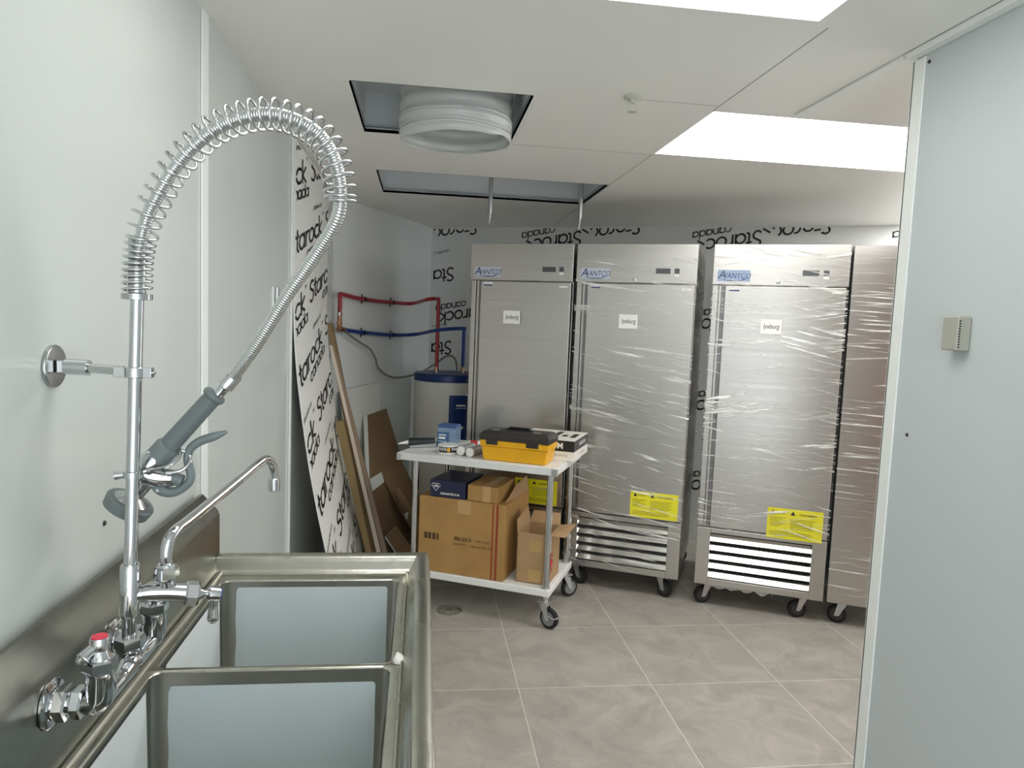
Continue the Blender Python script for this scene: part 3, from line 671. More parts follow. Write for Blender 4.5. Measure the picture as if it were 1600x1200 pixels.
# hook on the riser holding the spray valve
q = pp(1.318)
mb = MB(); mb.lathe(q-Z*.006, (0, 0, 1), [(0, .0103), (.001, .0135), (.011, .0135), (.012, .0103)], 20)
mb.tube([(q.x-.012, q.y, q.z), (q.x-.026, q.y, q.z-.002)], [.005, .007], 12)
mb.tube([(q.x+.008, q.y+.0, q.z), (-.43, 1.172, 1.321), (-.405, 1.178, 1.326), (-.389, 1.185, 1.338), (-.388, 1.195, 1.350), (-.397, 1.205, 1.357), (-.405, 1.218, 1.350), (-.404, 1.224, 1.338)], .0032, 10, smooth=6)
mb.tube([(-.405, 1.18, 1.316), (-.382, 1.182, 1.320), (-.371, 1.19, 1.334), (-.377, 1.196, 1.346), (-.388, 1.195, 1.350)], .0028, 10, smooth=5)
fx(mb, 'holder_hook', CHROME)

# ================================================================== REFRIGERATORS
def caster(parent, x, y, rz, wheel_r=.05, top=.13, M=(58, 58, 58), brake=False, off=.025):
    R = Matrix.Rotation(rz, 4, 'Z'); T = Matrix.Translation((x, y, 0)) @ R
    def tr(mb): mb.v = [tuple(T @ Vector(p)) for p in mb.v]; return mb
    mb = MB(); mb.box((-.03, -.03, top-.006), (.03, .03, top)); mb.lathe((0, 0, top-.02), (0, 0, 1), [(0, .016), (.002, .022), (.014, .022)], 16)
    for s in (-1, 1):
        mb.prism([(-.022, s*.017, top-.018), (.022, s*.017, top-.018), (.022+off*.4, s*.017, wheel_r+.015), (off+.012, s*.017, wheel_r-.010), (off-.012, s*.017, wheel_r-.008)], (0, s*.003, 0))
    mb.box((-.022, -.018, top-.022), (.022, .018, top-.018))
    f = tr(mb).build('caster', ZINC, parent)
    mb = MB(); mb.use(RUBBER).lathe((off, -.0135, wheel_r), (0, 1, 0), [(0, wheel_r-.014), (0.001, wheel_r-.004), (.005, wheel_r), (.022, wheel_r), (.026, wheel_r-.004), (.027, wheel_r-.014)], 32)
    mb.use(mat('wheel_hub_%d' % M[0], srgb(*M), .4)).lathe((off, -.0145, wheel_r), (0, 1, 0), [(0, .012), (.0005, wheel_r-.016), (.0285, wheel_r-.016), (.029, .012)], 28)
    mb.use(ZINC).lathe((off, -.022, wheel_r), (0, 1, 0), [(0, .005), (.044, .005)], 10)
    tr(mb).build('wheel', None, f)
    if brake:
        mb = MB(); mb.tube([(off+.005, -.021, wheel_r+.02), (off+.04, -.024, wheel_r+.012), (off+.055, 0, wheel_r+.015)], .004, 8); tr(mb).build('brake_pedal', ZINC, f)
def flat(mb, M, x0, x1, z0, z1, y, th=.001): mb.use(M).box((x0, y-th, z0), (x1, y, z1))
def fridge(u0, w, label, wrap, note, logo_bg, yellow=None, casters=((.04, 1.2), (.10, 1.9))):
    t = thing('upright_refrigerator', label, 'refrigerator', loc(FREF, u0, 0), TH, 'stainless upright refrigerators along the back wall')
    D = .80; zt = 2.06
    mb = MB(); mb.box((0, .05, .13), (w, D, zt-.005)); mb.build('cabinet', STEEL, t, bevel=.003)
    mb = MB(); mb.box((-.004, .0, 1.837), (w+.004, .052, zt)); hd_ = mb.build('header_panel', STEEL, t, bevel=.003)
    mb = MB(); mb.box((0, .012, .47), (.030, .05, 1.835)); mb.box((.034, .018, .47), (.046, .05, 1.835)); mb.build('hinge_stile', STEEL, t, bevel=.002)
    mb = MB(); mb.box((.066, .0, .470), (w-.004, .05, 1.832)); d = mb.build('door', STEEL, t, bevel=.004)
    mb = MB(); mb.box((.046, .026, .472), (.0655, .05, 1.83)); mb.build('handle_recess', STEELD, d)
    # louvred compressor grille
    mb = MB(); fw = .074
    mb.box((0, .0, .13), (fw, .05, .462)); mb.box((w-fw, .0, .13), (w, .05, .462)); mb.box((fw, .0, .13), (w-fw, .05, .168)); mb.box((fw, .0, .435), (w-fw, .05, .462))
    g = mb.build('grille_frame', STEEL, t, bevel=.002)
    mb = MB(); mb.box((fw, .047, .168), (w-fw, .0495, .435)); mb.build('grille_backing', BLACK, g)
    for k in range(5):
        z = .178+k*.0525
        mb = MB(); a = radians(38.5)                  # slat face tipped up
        mb.prism([(fw, .004, z), (fw, .004+.042*sin(a), z+.042*cos(a)), (fw, .006+.042*sin(a), z+.042*cos(a)-.002), (fw, .006, z-.004)], (w-2*fw, 0, 0)); mb.build('louver', STEELP, g)
    # header fittings
    mb = MB(); flat(mb, logo_bg, .022, .194, 1.856, 1.918, 0); lg = mb.build('badge', None, hd_)
    textmesh('VANTCO', .043, LOGOB, lg, lambda x, y: Vector((.122+x, -.0016, 1.886+y)), shear=.25, sx=.82)
    textmesh('A', .066, LOGOB, lg, lambda x, y: Vector((.045+x, -.0016, 1.890+y)), shear=.2)
    mb = MB(); sw = [(.045+.13*i/16, -.0016, 1.866-.006*sin(pi*i/16)+(.004 if i > 13 else 0)) for i in range(17)]
    mb.tube(sw, [.0006+.0020*sin(pi*i/16)+.001*(i > 12) for i in range(17)], 6); mb.build('badge_swoosh', LOGOB, lg)
    mb = MB(); flat(mb, DISP, .458, .540, 1.892, 1.922, 0, .002); mb.build('display', None, hd_)
    mb = MB(); flat(mb, DISP, .562, .590, 1.894, 1.922, 0, .002); flat(mb, LABELW, .563, .589, 1.876, 1.890, 0, .001); mb.build('keypad', None, hd_)
    mb = MB(); mb.lathe((.338, 0, 1.856), (0, -1, 0), [(0, .010), (.004, .010), (.005, .006)], 18); mb.build('lock', CHROMED, hd_)
    mb = MB(); flat(mb, LABELW, .085, .145, 1.803, 1.826, 0); flat(mb, LOGOB, .087, .143, 1.803, 1.811, -.0011, .0004); mb.build('blue_sticker', None, d)
    mb = MB(); flat(mb, LABELW, w-.075, w-.025, 1.80, 1.812, 0); mb.build('serial_tag', mat('tag_grey', srgb(205, 205, 200), .4), d)
    # paper note
    nx = .264 if w > .66 else .225
    ny_ = -.0115 if wrap else -.0005
    mb = MB(); flat(mb, LABELW, nx, nx+.108, 1.575, 1.655, ny_); nt = mb.build('paper_note', None, d)
    textmesh(note, .036, INK, nt, lambda x, y: Vector((nx+.055+x, ny_-.0014, 1.616+y)), 'handwriting', shear=.2, sx=.76, bold=.0002)
    # yellow warning label, slightly tilted
    y0, y1, z0, z1 = .385, .660, .475, .628
    if yellow: y0, y1, z0, z1 = yellow
    mb = MB(); flat(mb, YLABEL, y0, y1, z0, z1, -.0005); yl = mb.build('warning_label', None, d)
    mb = MB(); mb.use(INK)
    W_, H_ = y1-y0, z1-z0
    for (cx, cz) in ((.10, .86), (.46, .86)):
        x, z = y0+cx*W_, z0+cz*H_; s = H_*.075; mb.add([(x-s, -.0022, z-s*.8), (x+s, -.0022, z-s*.8), (x, -.0022, z+s)], [(0, 1, 2)])
    def ln(a, b, z, h): mb.box((y0+a*W_, -.0022, z0+z*H_), (y0+b*W_, -.0018, z0+(z+h)*H_))
    mb.use(mat('label_print', srgb(110, 104, 20), .5))
    for r in range(6): ln(.05, .33-.05*(r % 3), .68-r*.055, .014); ln(.42, .88-.06*(r % 2), .66-r*.06, .014)
    for r in range(3): ln(.05, .80+.04*(r % 2), .22-r*.055, .014)
    mb.build('label_text', None, yl)
    textmesh('AVERTISSEMENT', .0125, INK, yl, lambda x, y: Vector((y0+.73*W_+x, -.0022, z0+.84*H_+y)), bold=.0002)
    textmesh('WARNING', .009, INK, yl, lambda x, y: Vector((y0+.235*W_+x, -.0022, z0+.84*H_+y)))
    for i, (x, y) in enumerate(((.07, .07), (w-.10, .07), (.07, D-.08), (w-.07, D-.08))):
        caster(t, x, y, casters[i % 2][1] if i < 2 else .6, .05, .13)
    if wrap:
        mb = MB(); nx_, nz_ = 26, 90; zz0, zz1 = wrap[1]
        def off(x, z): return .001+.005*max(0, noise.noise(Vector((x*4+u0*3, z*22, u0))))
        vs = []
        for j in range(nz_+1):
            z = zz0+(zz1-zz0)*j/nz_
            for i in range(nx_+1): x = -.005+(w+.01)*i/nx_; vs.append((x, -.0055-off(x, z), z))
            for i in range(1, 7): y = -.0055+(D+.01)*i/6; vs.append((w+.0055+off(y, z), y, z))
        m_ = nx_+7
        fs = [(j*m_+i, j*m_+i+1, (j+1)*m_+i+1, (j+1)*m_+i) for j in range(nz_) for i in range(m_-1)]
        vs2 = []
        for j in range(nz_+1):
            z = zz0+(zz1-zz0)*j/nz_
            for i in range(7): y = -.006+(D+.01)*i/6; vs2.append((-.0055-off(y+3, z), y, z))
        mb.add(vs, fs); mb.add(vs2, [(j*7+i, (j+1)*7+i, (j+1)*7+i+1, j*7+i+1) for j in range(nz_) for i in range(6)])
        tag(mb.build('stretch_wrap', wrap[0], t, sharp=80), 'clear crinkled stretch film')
    return t
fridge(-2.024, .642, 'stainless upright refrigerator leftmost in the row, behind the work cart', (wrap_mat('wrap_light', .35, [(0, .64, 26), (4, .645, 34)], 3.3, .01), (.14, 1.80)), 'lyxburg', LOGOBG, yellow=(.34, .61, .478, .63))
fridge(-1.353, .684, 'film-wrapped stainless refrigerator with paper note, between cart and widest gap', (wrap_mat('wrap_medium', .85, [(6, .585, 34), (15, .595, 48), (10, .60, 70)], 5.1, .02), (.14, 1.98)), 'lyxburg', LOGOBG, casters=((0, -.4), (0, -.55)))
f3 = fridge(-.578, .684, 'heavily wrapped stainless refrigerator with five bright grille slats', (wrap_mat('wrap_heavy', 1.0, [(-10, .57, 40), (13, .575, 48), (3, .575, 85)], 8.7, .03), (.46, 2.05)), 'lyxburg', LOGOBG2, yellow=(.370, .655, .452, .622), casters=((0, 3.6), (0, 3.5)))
# torn film hanging under the wrapped fridge
mb = MB(); n = 24
pts = [(.09+.34*i/n, .02+.01*sin(i*.9), .128-.020*abs(sin(i*.55))-.006*random.random()) for i in range(n+1)]
mb.add([(x, y, .131) for x, y, z in pts]+pts, [(i, i+1, n+2+i, n+1+i) for i in range(n)]); o = mb.build('loose_wrap', mat('film_scrap', srgb(214, 216, 212), .2, spec=.8, alpha=.75), f3)
# fourth one turned sideways
t = thing('upright_refrigerator', 'brownish wrapped refrigerator turned sideways, partly hidden by the right wall', 'refrigerator', loc(FREF, .125, 0), TH, 'stainless upright refrigerators along the back wall')
mb = MB(); mb.box((0, .004, .13), (.80, .68, 2.055)); mb.build('cabinet', STEEL, t, bevel=.003)
mb = MB(); mb.box((.80, .004, .47), (.852, .68, 1.83)); mb.build('door', STEEL, t, bevel=.003)
mb = MB(); mb.box((.80, .0, 1.838), (.855, .684, 2.06)); mb.build('header_panel', STEEL, t, bevel=.003)
mb = MB(); mb.box((.80, .004, .13), (.85, .68, .462)); mb.build('grille_frame', STEEL, t, bevel=.003)
for x, y, a in ((.09, .07, 2.9), (.72, .07, .4), (.09, .6, .6), (.72, .6, 2)): caster(t, x, y, a, .05, .13)
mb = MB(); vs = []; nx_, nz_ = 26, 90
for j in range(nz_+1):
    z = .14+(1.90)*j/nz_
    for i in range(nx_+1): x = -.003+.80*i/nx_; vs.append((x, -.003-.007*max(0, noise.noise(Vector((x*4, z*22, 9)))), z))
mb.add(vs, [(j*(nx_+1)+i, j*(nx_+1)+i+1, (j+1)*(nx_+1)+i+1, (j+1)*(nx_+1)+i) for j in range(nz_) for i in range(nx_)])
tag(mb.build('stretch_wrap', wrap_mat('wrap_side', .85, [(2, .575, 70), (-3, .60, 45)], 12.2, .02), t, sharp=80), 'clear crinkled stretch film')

# ================================================================== WATER HEATER AND PIPES
hx, hy = .205, 5.27
t = thing('water_heater', 'round white electric water heater with blue lid in the rear corner', 'water heater', (hx, hy, 0))
mb = MB(); mb.lathe((0, 0, .03), (0, 0, 1), [(0, .245), (.004, .255), (1.10, .255), (1.105, .25)], 56); mb.build('tank', TANKW, t)
mb = MB(); mb.lathe((0, 0, 1.135), (0, 0, 1), [(0, .256), (.045, .256), (.055, .248), (.058, .10), (.058, .0)], 56); mb.build('lid', TANKB, t)
mb = MB(); mb.lathe((0, 0, 0), (0, 0, 1), [(0, .24), (.03, .24)], 40); mb.build('base', BLACK, t)
a0 = -1.66                     # label faces the aisle
mb = MB(); vs = []
for i in range(9):
    a = a0+.66*(i-4)/8+.42
    for z in (.60, 1.045): vs.append((cos(a)*.2565, sin(a)*.2565, z))
mb.add(vs, [(2*i, 2*i+2, 2*i+3, 2*i+1) for i in range(8)]); lb = mb.build('label', TANKB, t)
mb = MB()
for (z, a1, a2, hh) in ((.965, .3, .58, .012), (.95, .28, .62, .003), (.80, .28, .40, .02), (.80, .45, .52, .02)):
    vs = []
    for i in range(5):
        a = a0+a1+(a2-a1)*i/4
        for zz in (z, z+hh): vs.append((cos(a)*.2575, sin(a)*.2575, zz))
    mb.add(vs, [(2*i, 2*i+2, 2*i+3, 2*i+1) for i in range(4)])
mb.build('label_print', LABELW, lb)
mb = MB()
for x, y in ((-.092, -.07), (.107, .03)): mb.lathe((x, y, 1.193), (0, 0, 1), [(0, .014), (.03, .014), (.031, .011), (.05, .011)], 14)
mb.build('pipe_nipples', CHROMED, t)
def wv(v, off, z): return CORN+V*v+U*off+Z*z
rtop = Vector((hx-.092, hy-.07, 0)); btop = Vector((hx+.107, hy+.03, 0))
t = thing('hot_water_pipe', 'red plastic water pipe clipped to the rear left wall above the blue one', 'pipe', wv(-1.5, .03, 1.7))
O2 = t.location.copy()
def rel(mb, name, M, par, O_, **k): mb.v = [tuple(Vector(p)-O_) for p in mb.v]; return mb.build(name, M, par, **k)
rz = 1.735
mb = MB(); mb.tube([wv(-1.46, .055, 1.60), wv(-1.46, .055, 1.69), wv(-1.455, .052, 1.715), wv(-1.43, .047, 1.722), wv(-1.25, .035, 1.708), wv(-1.05, .03, 1.70), wv(-.72, .03, 1.696), wv(-.45, .06, 1.700), rtop+Z*(rz-.008)+U*-.035+V*-.1, rtop+Z*rz+V*-.02, rtop+Z*(rz-.004), rtop+Z*(rz-.03), rtop+Z*1.6, rtop+Z*1.235], .0135, 14, smooth=5); rel(mb, 'pipe_run', PEXR, t, O2)
def clamp(par, v, z, O_):
    mb = MB(); mb.tube([wv(v, .0, z+.0), wv(v, .018, z)], .006, 8); mb.lathe(wv(v-.009, .033, z), V, [(0, .0165), (.018, .0165)], 16)
    mb.tube([wv(v, .01, z-.032), wv(v, .014, z+.032)], .005, 8); rel(mb, 'pipe_clip', BLACK, par, O_)
clamp(t, -1.12, 1.703, O2); clamp(t, -.71, 1.696, O2)
mb = MB(); mb.lathe(rtop+Z*1.205, (0, 0, 1), [(0, .012), (.002, .018), (.026, .018), (.028, .014)], 14); rel(mb, 'end_fitting', BRASS, t, O2)
t = thing('cold_water_pipe', 'blue plastic water pipe clipped to the rear left wall below the red one', 'pipe', wv(-1.5, .03, 1.49))
O2 = t.location.copy(); bz = 1.525
mb = MB(); mb.tube([wv(-1.45, .045, 1.497), wv(-1.25, .034, 1.483), wv(-1.1, .03, 1.473), wv(-.70, .03, 1.456), wv(-.42, .08, 1.462), (rtop+btop)/2+Z*1.51-V*.12-U*.04, btop+Z*bz-V*.03, btop+Z*(bz-.003), btop+Z*(bz-.03), btop+Z*1.4, btop+Z*1.235], .0135, 14, smooth=5); rel(mb, 'pipe_run', PEXB, t, O2)
clamp(t, -1.12, 1.474, O2); clamp(t, -.70, 1.456, O2)
mb = MB(); mb.lathe(btop+Z*1.205, (0, 0, 1), [(0, .012), (.002, .018), (.026, .018), (.028, .014)], 14); rel(mb, 'end_fitting', BRASS, t, O2)
t = thing('shutoff_valve', 'copper and brass valve assembly at the left ends of the wall pipes', 'valve', wv(-1.46, .055, 1.5)); O2 = t.location.copy()
mb = MB(); mb.tube([wv(-1.46, .055, 1.50), wv(-1.46, .055, 1.60)], [.016, .014], 12); mb.tube([wv(-1.475, .055, 1.495), wv(-1.40, .05, 1.495)], .016, 12)
mb.lathe(wv(-1.46, .055, 1.53), (0, 0, 1), [(0, .02), (.016, .02)], 8); rel(mb, 'valve_body', BRASS, t, O2)
mb = MB(); mb.tube([wv(-1.485, .075, 1.50), wv(-1.485, .08, 1.62)], .005, 8); rel(mb, 'valve_lever', BRASS, t, O2)
mb = MB(); mb.lathe(wv(-1.46, .055, 1.585), (0, 0, 1), [(0, .017), (.02, .017)], 14); rel(mb, 'crimp_ring', CHROME, t, O2)
cb = [wv(-1.40, .05, 1.50), wv(-1.34, .05, 1.462), wv(-1.2, .05, 1.41), wv(-1.06, .05, 1.36), wv(-.98, .05, 1.29), wv(-.94, .05, 1.225), wv(-.80, .05, 1.16), wv(-.63, .06, 1.135), wv(-.40, .1, 1.155), wv(-.2, .14, 1.215), Vector((hx-.02, hy-.10, 1.32)), Vector((hx+.04, hy-.09, 1.30)), Vector((hx+.06, hy-.08, 1.215))]
mb = MB(); mb.tube(cb, .0075, 10, smooth=6); O3 = cb[0].copy(); mb.v = [tuple(Vector(p)-O3) for p in mb.v]
tag(mb.build('electric_cable', CABLE, loc_=O3), 'sagging grey cable running from the brass valve to the water heater', 'cable')
# small steel strip on the left wall
mb = MB(); mb.box((0, -.010, -.055), (.012, .010, .055)); tag(mb.build('pipe_stub_plate', CHROMED, loc_=(XL+.001, 2.865, 1.63), bevel=.003), 'narrow shiny metal plate on the left wall left of the printed sheet', 'metal plate')

# ================================================================== PRINTED SHEET AND OFFCUTS
prf = [(2.335, XL+.012), (1.9, XL+.012), (1.6, XL+.014), (1.45, XL+.021), (1.3, XL+.034), (1.1, XL+.060), (.9, XL+.090), (.7, XL+.128), (.5, XL+.172), (.25, XL+.225), (.003, XL+.275)]
def shx(z):
    for (z1, x1), (z0, x0) in zip(prf[:-1], prf[1:]):
        if z >= z0: k = (z-z0)/(z1-z0); k = min(k, 1); return x0+(x1-x0)*k
    return prf[-1][1]
def sm_shx(z): return (shx(z-.06)+shx(z)+shx(z+.06)+shx(z-.03)+shx(z+.03))/5 if .1 < z < 2.2 else shx(z)
mb = MB(); mb.use(FILMW); Y0, Y1 = 3.2, 4.28; nz_ = 60; vs = []
for j in range(nz_+1):
    z = .003+(2.332)*j/nz_; x = sm_shx(z); vs += [(x, Y0, z), (x, Y1, z), (x-.006, Y0, z), (x-.006, Y1, z)]
fs = []
for j in range(nz_): a, b = 4*j, 4*j+4; fs += [(a, b, b+1, a+1), (a+2, a+3, b+3, b+2), (a, a+2, b+2, b), (a+1, b+1, b+3, a+3)]
fs += [(0, 1, 3, 2), (4*nz_, 4*nz_+2, 4*nz_+3, 4*nz_+1)]
mb.add(vs, fs)
film_print(mb, lambda s, t_: Vector((sm_shx(t_)+.0022, s, t_)), Y0, Y1, .01, 2.33, sx=2.15, tilt=.50, h=.068, ds=-.12, dt=.03, per=.50, dz=.30, rows=9, cont=1)
SO = Vector((XL+.2, 3.8, 0)); mb.v = [tuple(Vector(p)-SO) for p in mb.v]
tag(mb.build('printed_wall_sheet', None, loc_=SO, sharp=60), 'tall white sheet printed with black lettering, leaning against the left wall', 'wall sheet')
def plank(name, quad, y, dy, M, lab, edge=None, grp=None):
    """long board leaning left, seen from its narrow end face"""
    mb = MB(); o = Vector((quad[2][0], y, 0)); mb.use(M).prism([(x-o.x, 0, z) for x, z in quad], (0, dy, 0))
    if edge:
        mb.use(edge).add([(x-o.x, -.0006, z) for x, z in quad], [tuple(range(len(quad)-1, -1, -1)) if False else tuple(range(len(quad)))])
    return tag(mb.build(name, None, loc_=o), lab, 'board', grp)
def ext(q):   # continue both long edges of the strip to the floor
    (xa, za), (xb, zb), (xc, zc), (xd, zd) = q
    f = lambda x0, z0, x1, z1: (x1+(x1-x0)*(z1-.001)/(z0-z1), .001)
    return [q[0], q[1], f(xb, zb, xc, zc), f(xa, za, xd, zd)]
plank('leaning_plank', ext([(-.586, 1.534), (-.556, 1.535), (-.262, .157), (-.306, .157)]), 4.42, .10, WOODM, 'tall brown plank leaning right beside the printed sheet')
plank('leaning_plank', ext([(-.484, .969), (-.438, .981), (-.326, .489), (-.362, .473)]), 4.10, .05, mat('plank_olive', srgb(140, 118, 80), .7), 'short brown plank leaning in front of the printed sheet edge')
plank('leaning_plank', ext([(-.549, 1.404), (-.532, 1.405), (-.225, .174), (-.252, .174)]), 4.30, .008, WOODL, 'narrow pale sawn board edge leaning between two brown planks')
plank('leaning_plank', ext([(-.536, 1.404), (-.505, 1.329), (-.192, .167), (-.222, .167)]), 4.335, .04, mat('plank_taupe', srgb(160, 138, 116), .7), 'taupe plank leaning right of the pale board edge')
def leanboard(name, b, h, poly, M, lab, th=.010, edge=None):
    """offcut leaning on the turned wall; poly in (v, z) on the leaning plane, which meets the floor b from the wall and the wall at height h"""
    N = (U+Z*(b/h)).normalized(); mb = MB()
    pts = [CORN+V*v+U*(b*(1-z/h))+Z*z for v, z in poly]; o = pts[-1].copy(); o.z = 0
    mb.use(edge or M).prism([p-o for p in pts], -N*th)
    mb.use(M).add([p-o+N*.0006 for p in pts], [tuple(range(len(pts)))])
    ob = mb.build(name, None, loc_=o)
    return tag(ob, lab, 'board')
leanboard('white_board', .16, 1.5, [(-1.40, 1.094), (-.897, 1.117), (-.93, .75), (-.96, .015), (-1.45, .015)], GYPS, 'white rectangular board leaning on the rear left wall behind the brown offcuts', .012)
leanboard('brown_offcut', .38, 1.15, [(-1.140, .905), (-.851, .923), (-.815, .448), (-.80, .015), (-1.40, .015), (-1.33, .50)], MDFD, 'largest brown board offcut with pale left edge, topmost of the leaning offcuts', .012)
leanboard('white_edge_strip', .392, 1.17, [(-1.178, .907), (-1.142, .909), (-1.333, .50), (-1.376, .50)], GYPS, 'narrow white strip along the left edge of the largest brown offcut', .010)
leanboard('white_cross_strip', .402, 1.17, [(-1.335, .512), (-1.165, .528), (-1.165, .462), (-1.339, .436)], GYPS, 'short white strip lying across the largest brown offcut', .010)
leanboard('brown_offcut', .47, .95, [(-1.182, .636), (-.851, .646), (-.804, .366), (-.83, .015), (-1.02, .015), (-1.10, .25)], MDF, 'lighter brown offcut tilted in front of the largest one', .010)
leanboard('white_edge_strip', .50, .8, [(-1.099, .332), (-.894, .349), (-.96, .262), (-1.078, .192)], GYPS, 'small pale corner piece low beside the cart leg')
leanboard('brown_offcut', .56, .8, [(-1.470, .19), (-1.30, .21), (-1.25, .015), (-1.44, .015)], MDFD, 'smallest brown offcut with white edges, low beside the cart', .010, GYPS)
leanboard('brown_offcut', .66, .85, [(-1.17, .42), (-1.12, .425), (-1.10, .015), (-1.16, .015)], WOODM, 'narrow upright brown offcut directly left of the big carton', .012)

# ================================================================== WORK CART
ct = thing('work_cart', 'mobile steel work table with white lower shelf and casters', 'cart', CART, TH)
TZ = .855
mb = MB(); mb.box((-.90, 0, TZ-.04), (0, .55, TZ)); mb.build('tabletop', TABLEW, ct, bevel=.004, seg=3)
for a_, b_ in ((-.903, -.875), (-.028, .0025)): mb = MB(); mb.box((a_, -.003, TZ-.042), (b_, .018, TZ-.004)); mb.build('corner_cap', ZINC, ct, bevel=.002)
mb = MB(); mb.box((-.86, .03, .168), (-.02, .53, .205)); mb.build('lower_shelf', SHELFW, ct, bevel=.004, seg=3)
for i, (x, y) in enumerate(((-.81, .055), (-.045, .055), (-.81, .495), (-.045, .495))):
    mb = MB(); mb.tube([(x, y, TZ-.04), (x, y, .135)], .0175, 18); mb.build('leg', CHROMED, ct)
    mb = MB(); mb.lathe((x, y, .158), (0, 0, 1), [(0, .021), (.055, .021)], 18); mb.build('shelf_collar', ZINC, ct)
    caster(ct, x, y, (2.6, -.35, 1.2, .9)[i], .054, .14, M=(128, 130, 130), brake=(i == 1), off=.03)
def cthing(name, lab, cat, x, y, z, grp=None, a=0): return thing(name, lab, cat, loc(CART, x, y, z), TH+a, grp)
G_ = .0008
# ---- items on top
t = cthing('toolbox', 'yellow toolbox with black lid on the work cart', 'toolbox', -.245, .118, TZ+G_)
w, d = .182, .082
mb = MB(); vs = []
for z, k in ((0, .93), (.075, 1.0)): vs += [(-w*k, -d*k, z), (w*k, -d*k, z), (w*k, d*k, z), (-w*k, d*k, z)]
mb.add(vs, [(3, 2, 1, 0), (4, 5, 6, 7), (0, 1, 5, 4), (1, 2, 6, 5), (2, 3, 7, 6), (3, 0, 4, 7)]); mb.box((-w-.006, -d-.006, .075), (w+.006, d+.006, .108))
mb.build('box_body', YELLOW, t, bevel=.005, seg=3)
mb = MB(); vs = []
for z, a_, b_ in ((.108, w+.010, d+.010), (.135, w+.010, d+.010), (.152, w-.004, d-.006), (.158, w-.02, d-.02)): vs += [(-a_, -b_, z), (a_, -b_, z), (a_, b_, z), (-a_, b_, z)]
fs = [(3, 2, 1, 0), (12, 13, 14, 15)]
for q in range(3): fs += [(4*q+i, 4*q+(i+1) % 4, 4*q+4+(i+1) % 4, 4*q+4+i) for i in range(4)]
mb.add(vs, fs); ld = mb.build('lid', mat('lid_black', srgb(52, 48, 44), .45), t, bevel=.005, seg=3)
mb = MB(); mb.box((-.07, -.016, .157), (.07, .016, .164)); mb.tube([(-.06, 0, .163), (-.05, 0, .170), (.05, 0, .170), (.06, 0, .163)], .006, 10); mb.build('carry_handle', BLACK, ld)
mb = MB(); mb.use(mat('grey_smear', srgb(150, 148, 142), .6)); mb.box((-.14, -.05, .1555), (-.10, -.02, .1595)); mb.box((.09, -.045, .1555), (.13, -.02, .1595)); mb.build('lid_pads', None, ld)
for x in (-.12, .10):
    mb = MB(); mb.box((x-.032, -d-.012, .086), (x+.032, -d-.004, .128)); mb.build('latch', YELLOW if False else mat('latch_black', srgb(46, 42, 38), .4), t, bevel=.002)
for x in (-.15, -.135, -.09, .075, .125, .145): 
    mb = MB(); mb.box((x-.002, -d-.010, .080), (x+.002, -d-.003, .112)); mb.build('rib', mat('yellow_rib', srgb(246, 196, 60), .4), t)
t = cthing('tape_roll', 'white roll of tape lying flat, black wrapper, left of the toolbox', 'tape', -.650, .118, TZ+G_)
mb = MB(); mb.lathe((0, 0, 0), (0, 0, 1), [(0, .02), (0, .055), (.001, .056), (.047, .056), (.048, .055), (.048, .02)], 40); mb.build('roll', mat('tape_white', srgb(228, 228, 224), .3), t)
mb = MB(); vs = []
for i in range(17):
    a = -pi/2+.45+1.2*(i-8)/8
    for z in (.010, .040): vs.append((cos(a)*.0566, sin(a)*.0566, z))
mb.add(vs, [(2*i, 2*i+2, 2*i+3, 2*i+1) for i in range(16)]); wr = mb.build('wrapper', BLACK, t)
def cyl(a0, zc, R_): return lambda x, y: Vector((cos(a0+x/R_)*(R_+.0008), sin(a0+x/R_)*(R_+.0008), zc+y))
textmesh('DUCK', .021, LABELW, wr, cyl(-pi/2+.45-.62, .027, .0566), bold=.0006, sx=.85)
textmesh('TAPE', .021, LABELW, wr, cyl(-pi/2+.45+.62, .027, .0566), bold=.0006, sx=.85)
mb = MB(); fn = cyl(-pi/2+.45, .026, .0566); mb.add([fn(.009*cos(2*pi*k/16), .013*sin(2*pi*k/16)) for k in range(16)], [tuple(range(16))]); mb.build('emblem', YELLOW, wr)
for i, (x, y, a, lab) in enumerate(((-.562, .085, -.03, 'silver sealant tube with white end, left of the two beside the toolbox'), (-.502, .068, -.10, 'silver sealant tube with white end, right of the two touching the toolbox'))):
    t = cthing('sealant_tube', lab, 'sealant tube', x, y, TZ+.0245+G_, 'silver sealant tubes on the cart', a)
    mb = MB(); mb.lathe((0, 0, 0), (0, 1, 0), [(0, .0235), (.16, .0235)], 26); mb.build('tube_body', SILVERP, t)
    mb = MB(); mb.lathe((0, -.004, 0), (0, 1, 0), [(0, .017), (.001, .0242), (.012, .0242), (.013, .0235)], 26); mb.build('end_cap', LABELW, t)
t = cthing('sealant_cartridge', 'red and white cartridge lying behind the silver tubes', 'sealant tube', -.548, .30, TZ+.025+G_, None, .2)
mb = MB(); mb.use(REDP).lathe((0, 0, 0), (1, .1, 0), [(-.04, .0235), (.075, .0235)], 24); mb.use(LABELW).lathe((0, 0, 0), (1, .1, 0), [(-.048, .0225), (-.040, .0238)], 24); mb.use(LABELW).lathe((0, 0, 0), (1, .1, 0), [(.0, .0238), (.018, .0238)], 24)
mb.build('cartridge_body', None, t)
mb = MB(); mb.use(CHROMED).tube([(-.05, 0, 0), (-.11, -.02, .004)], [.005, .003], 8); mb.build('nozzle', None, t)
t = cthing('blue_package', 'transparent blue plastic package standing at the left end of the cart top', 'package', -.725, .30, TZ+G_, None, .08)
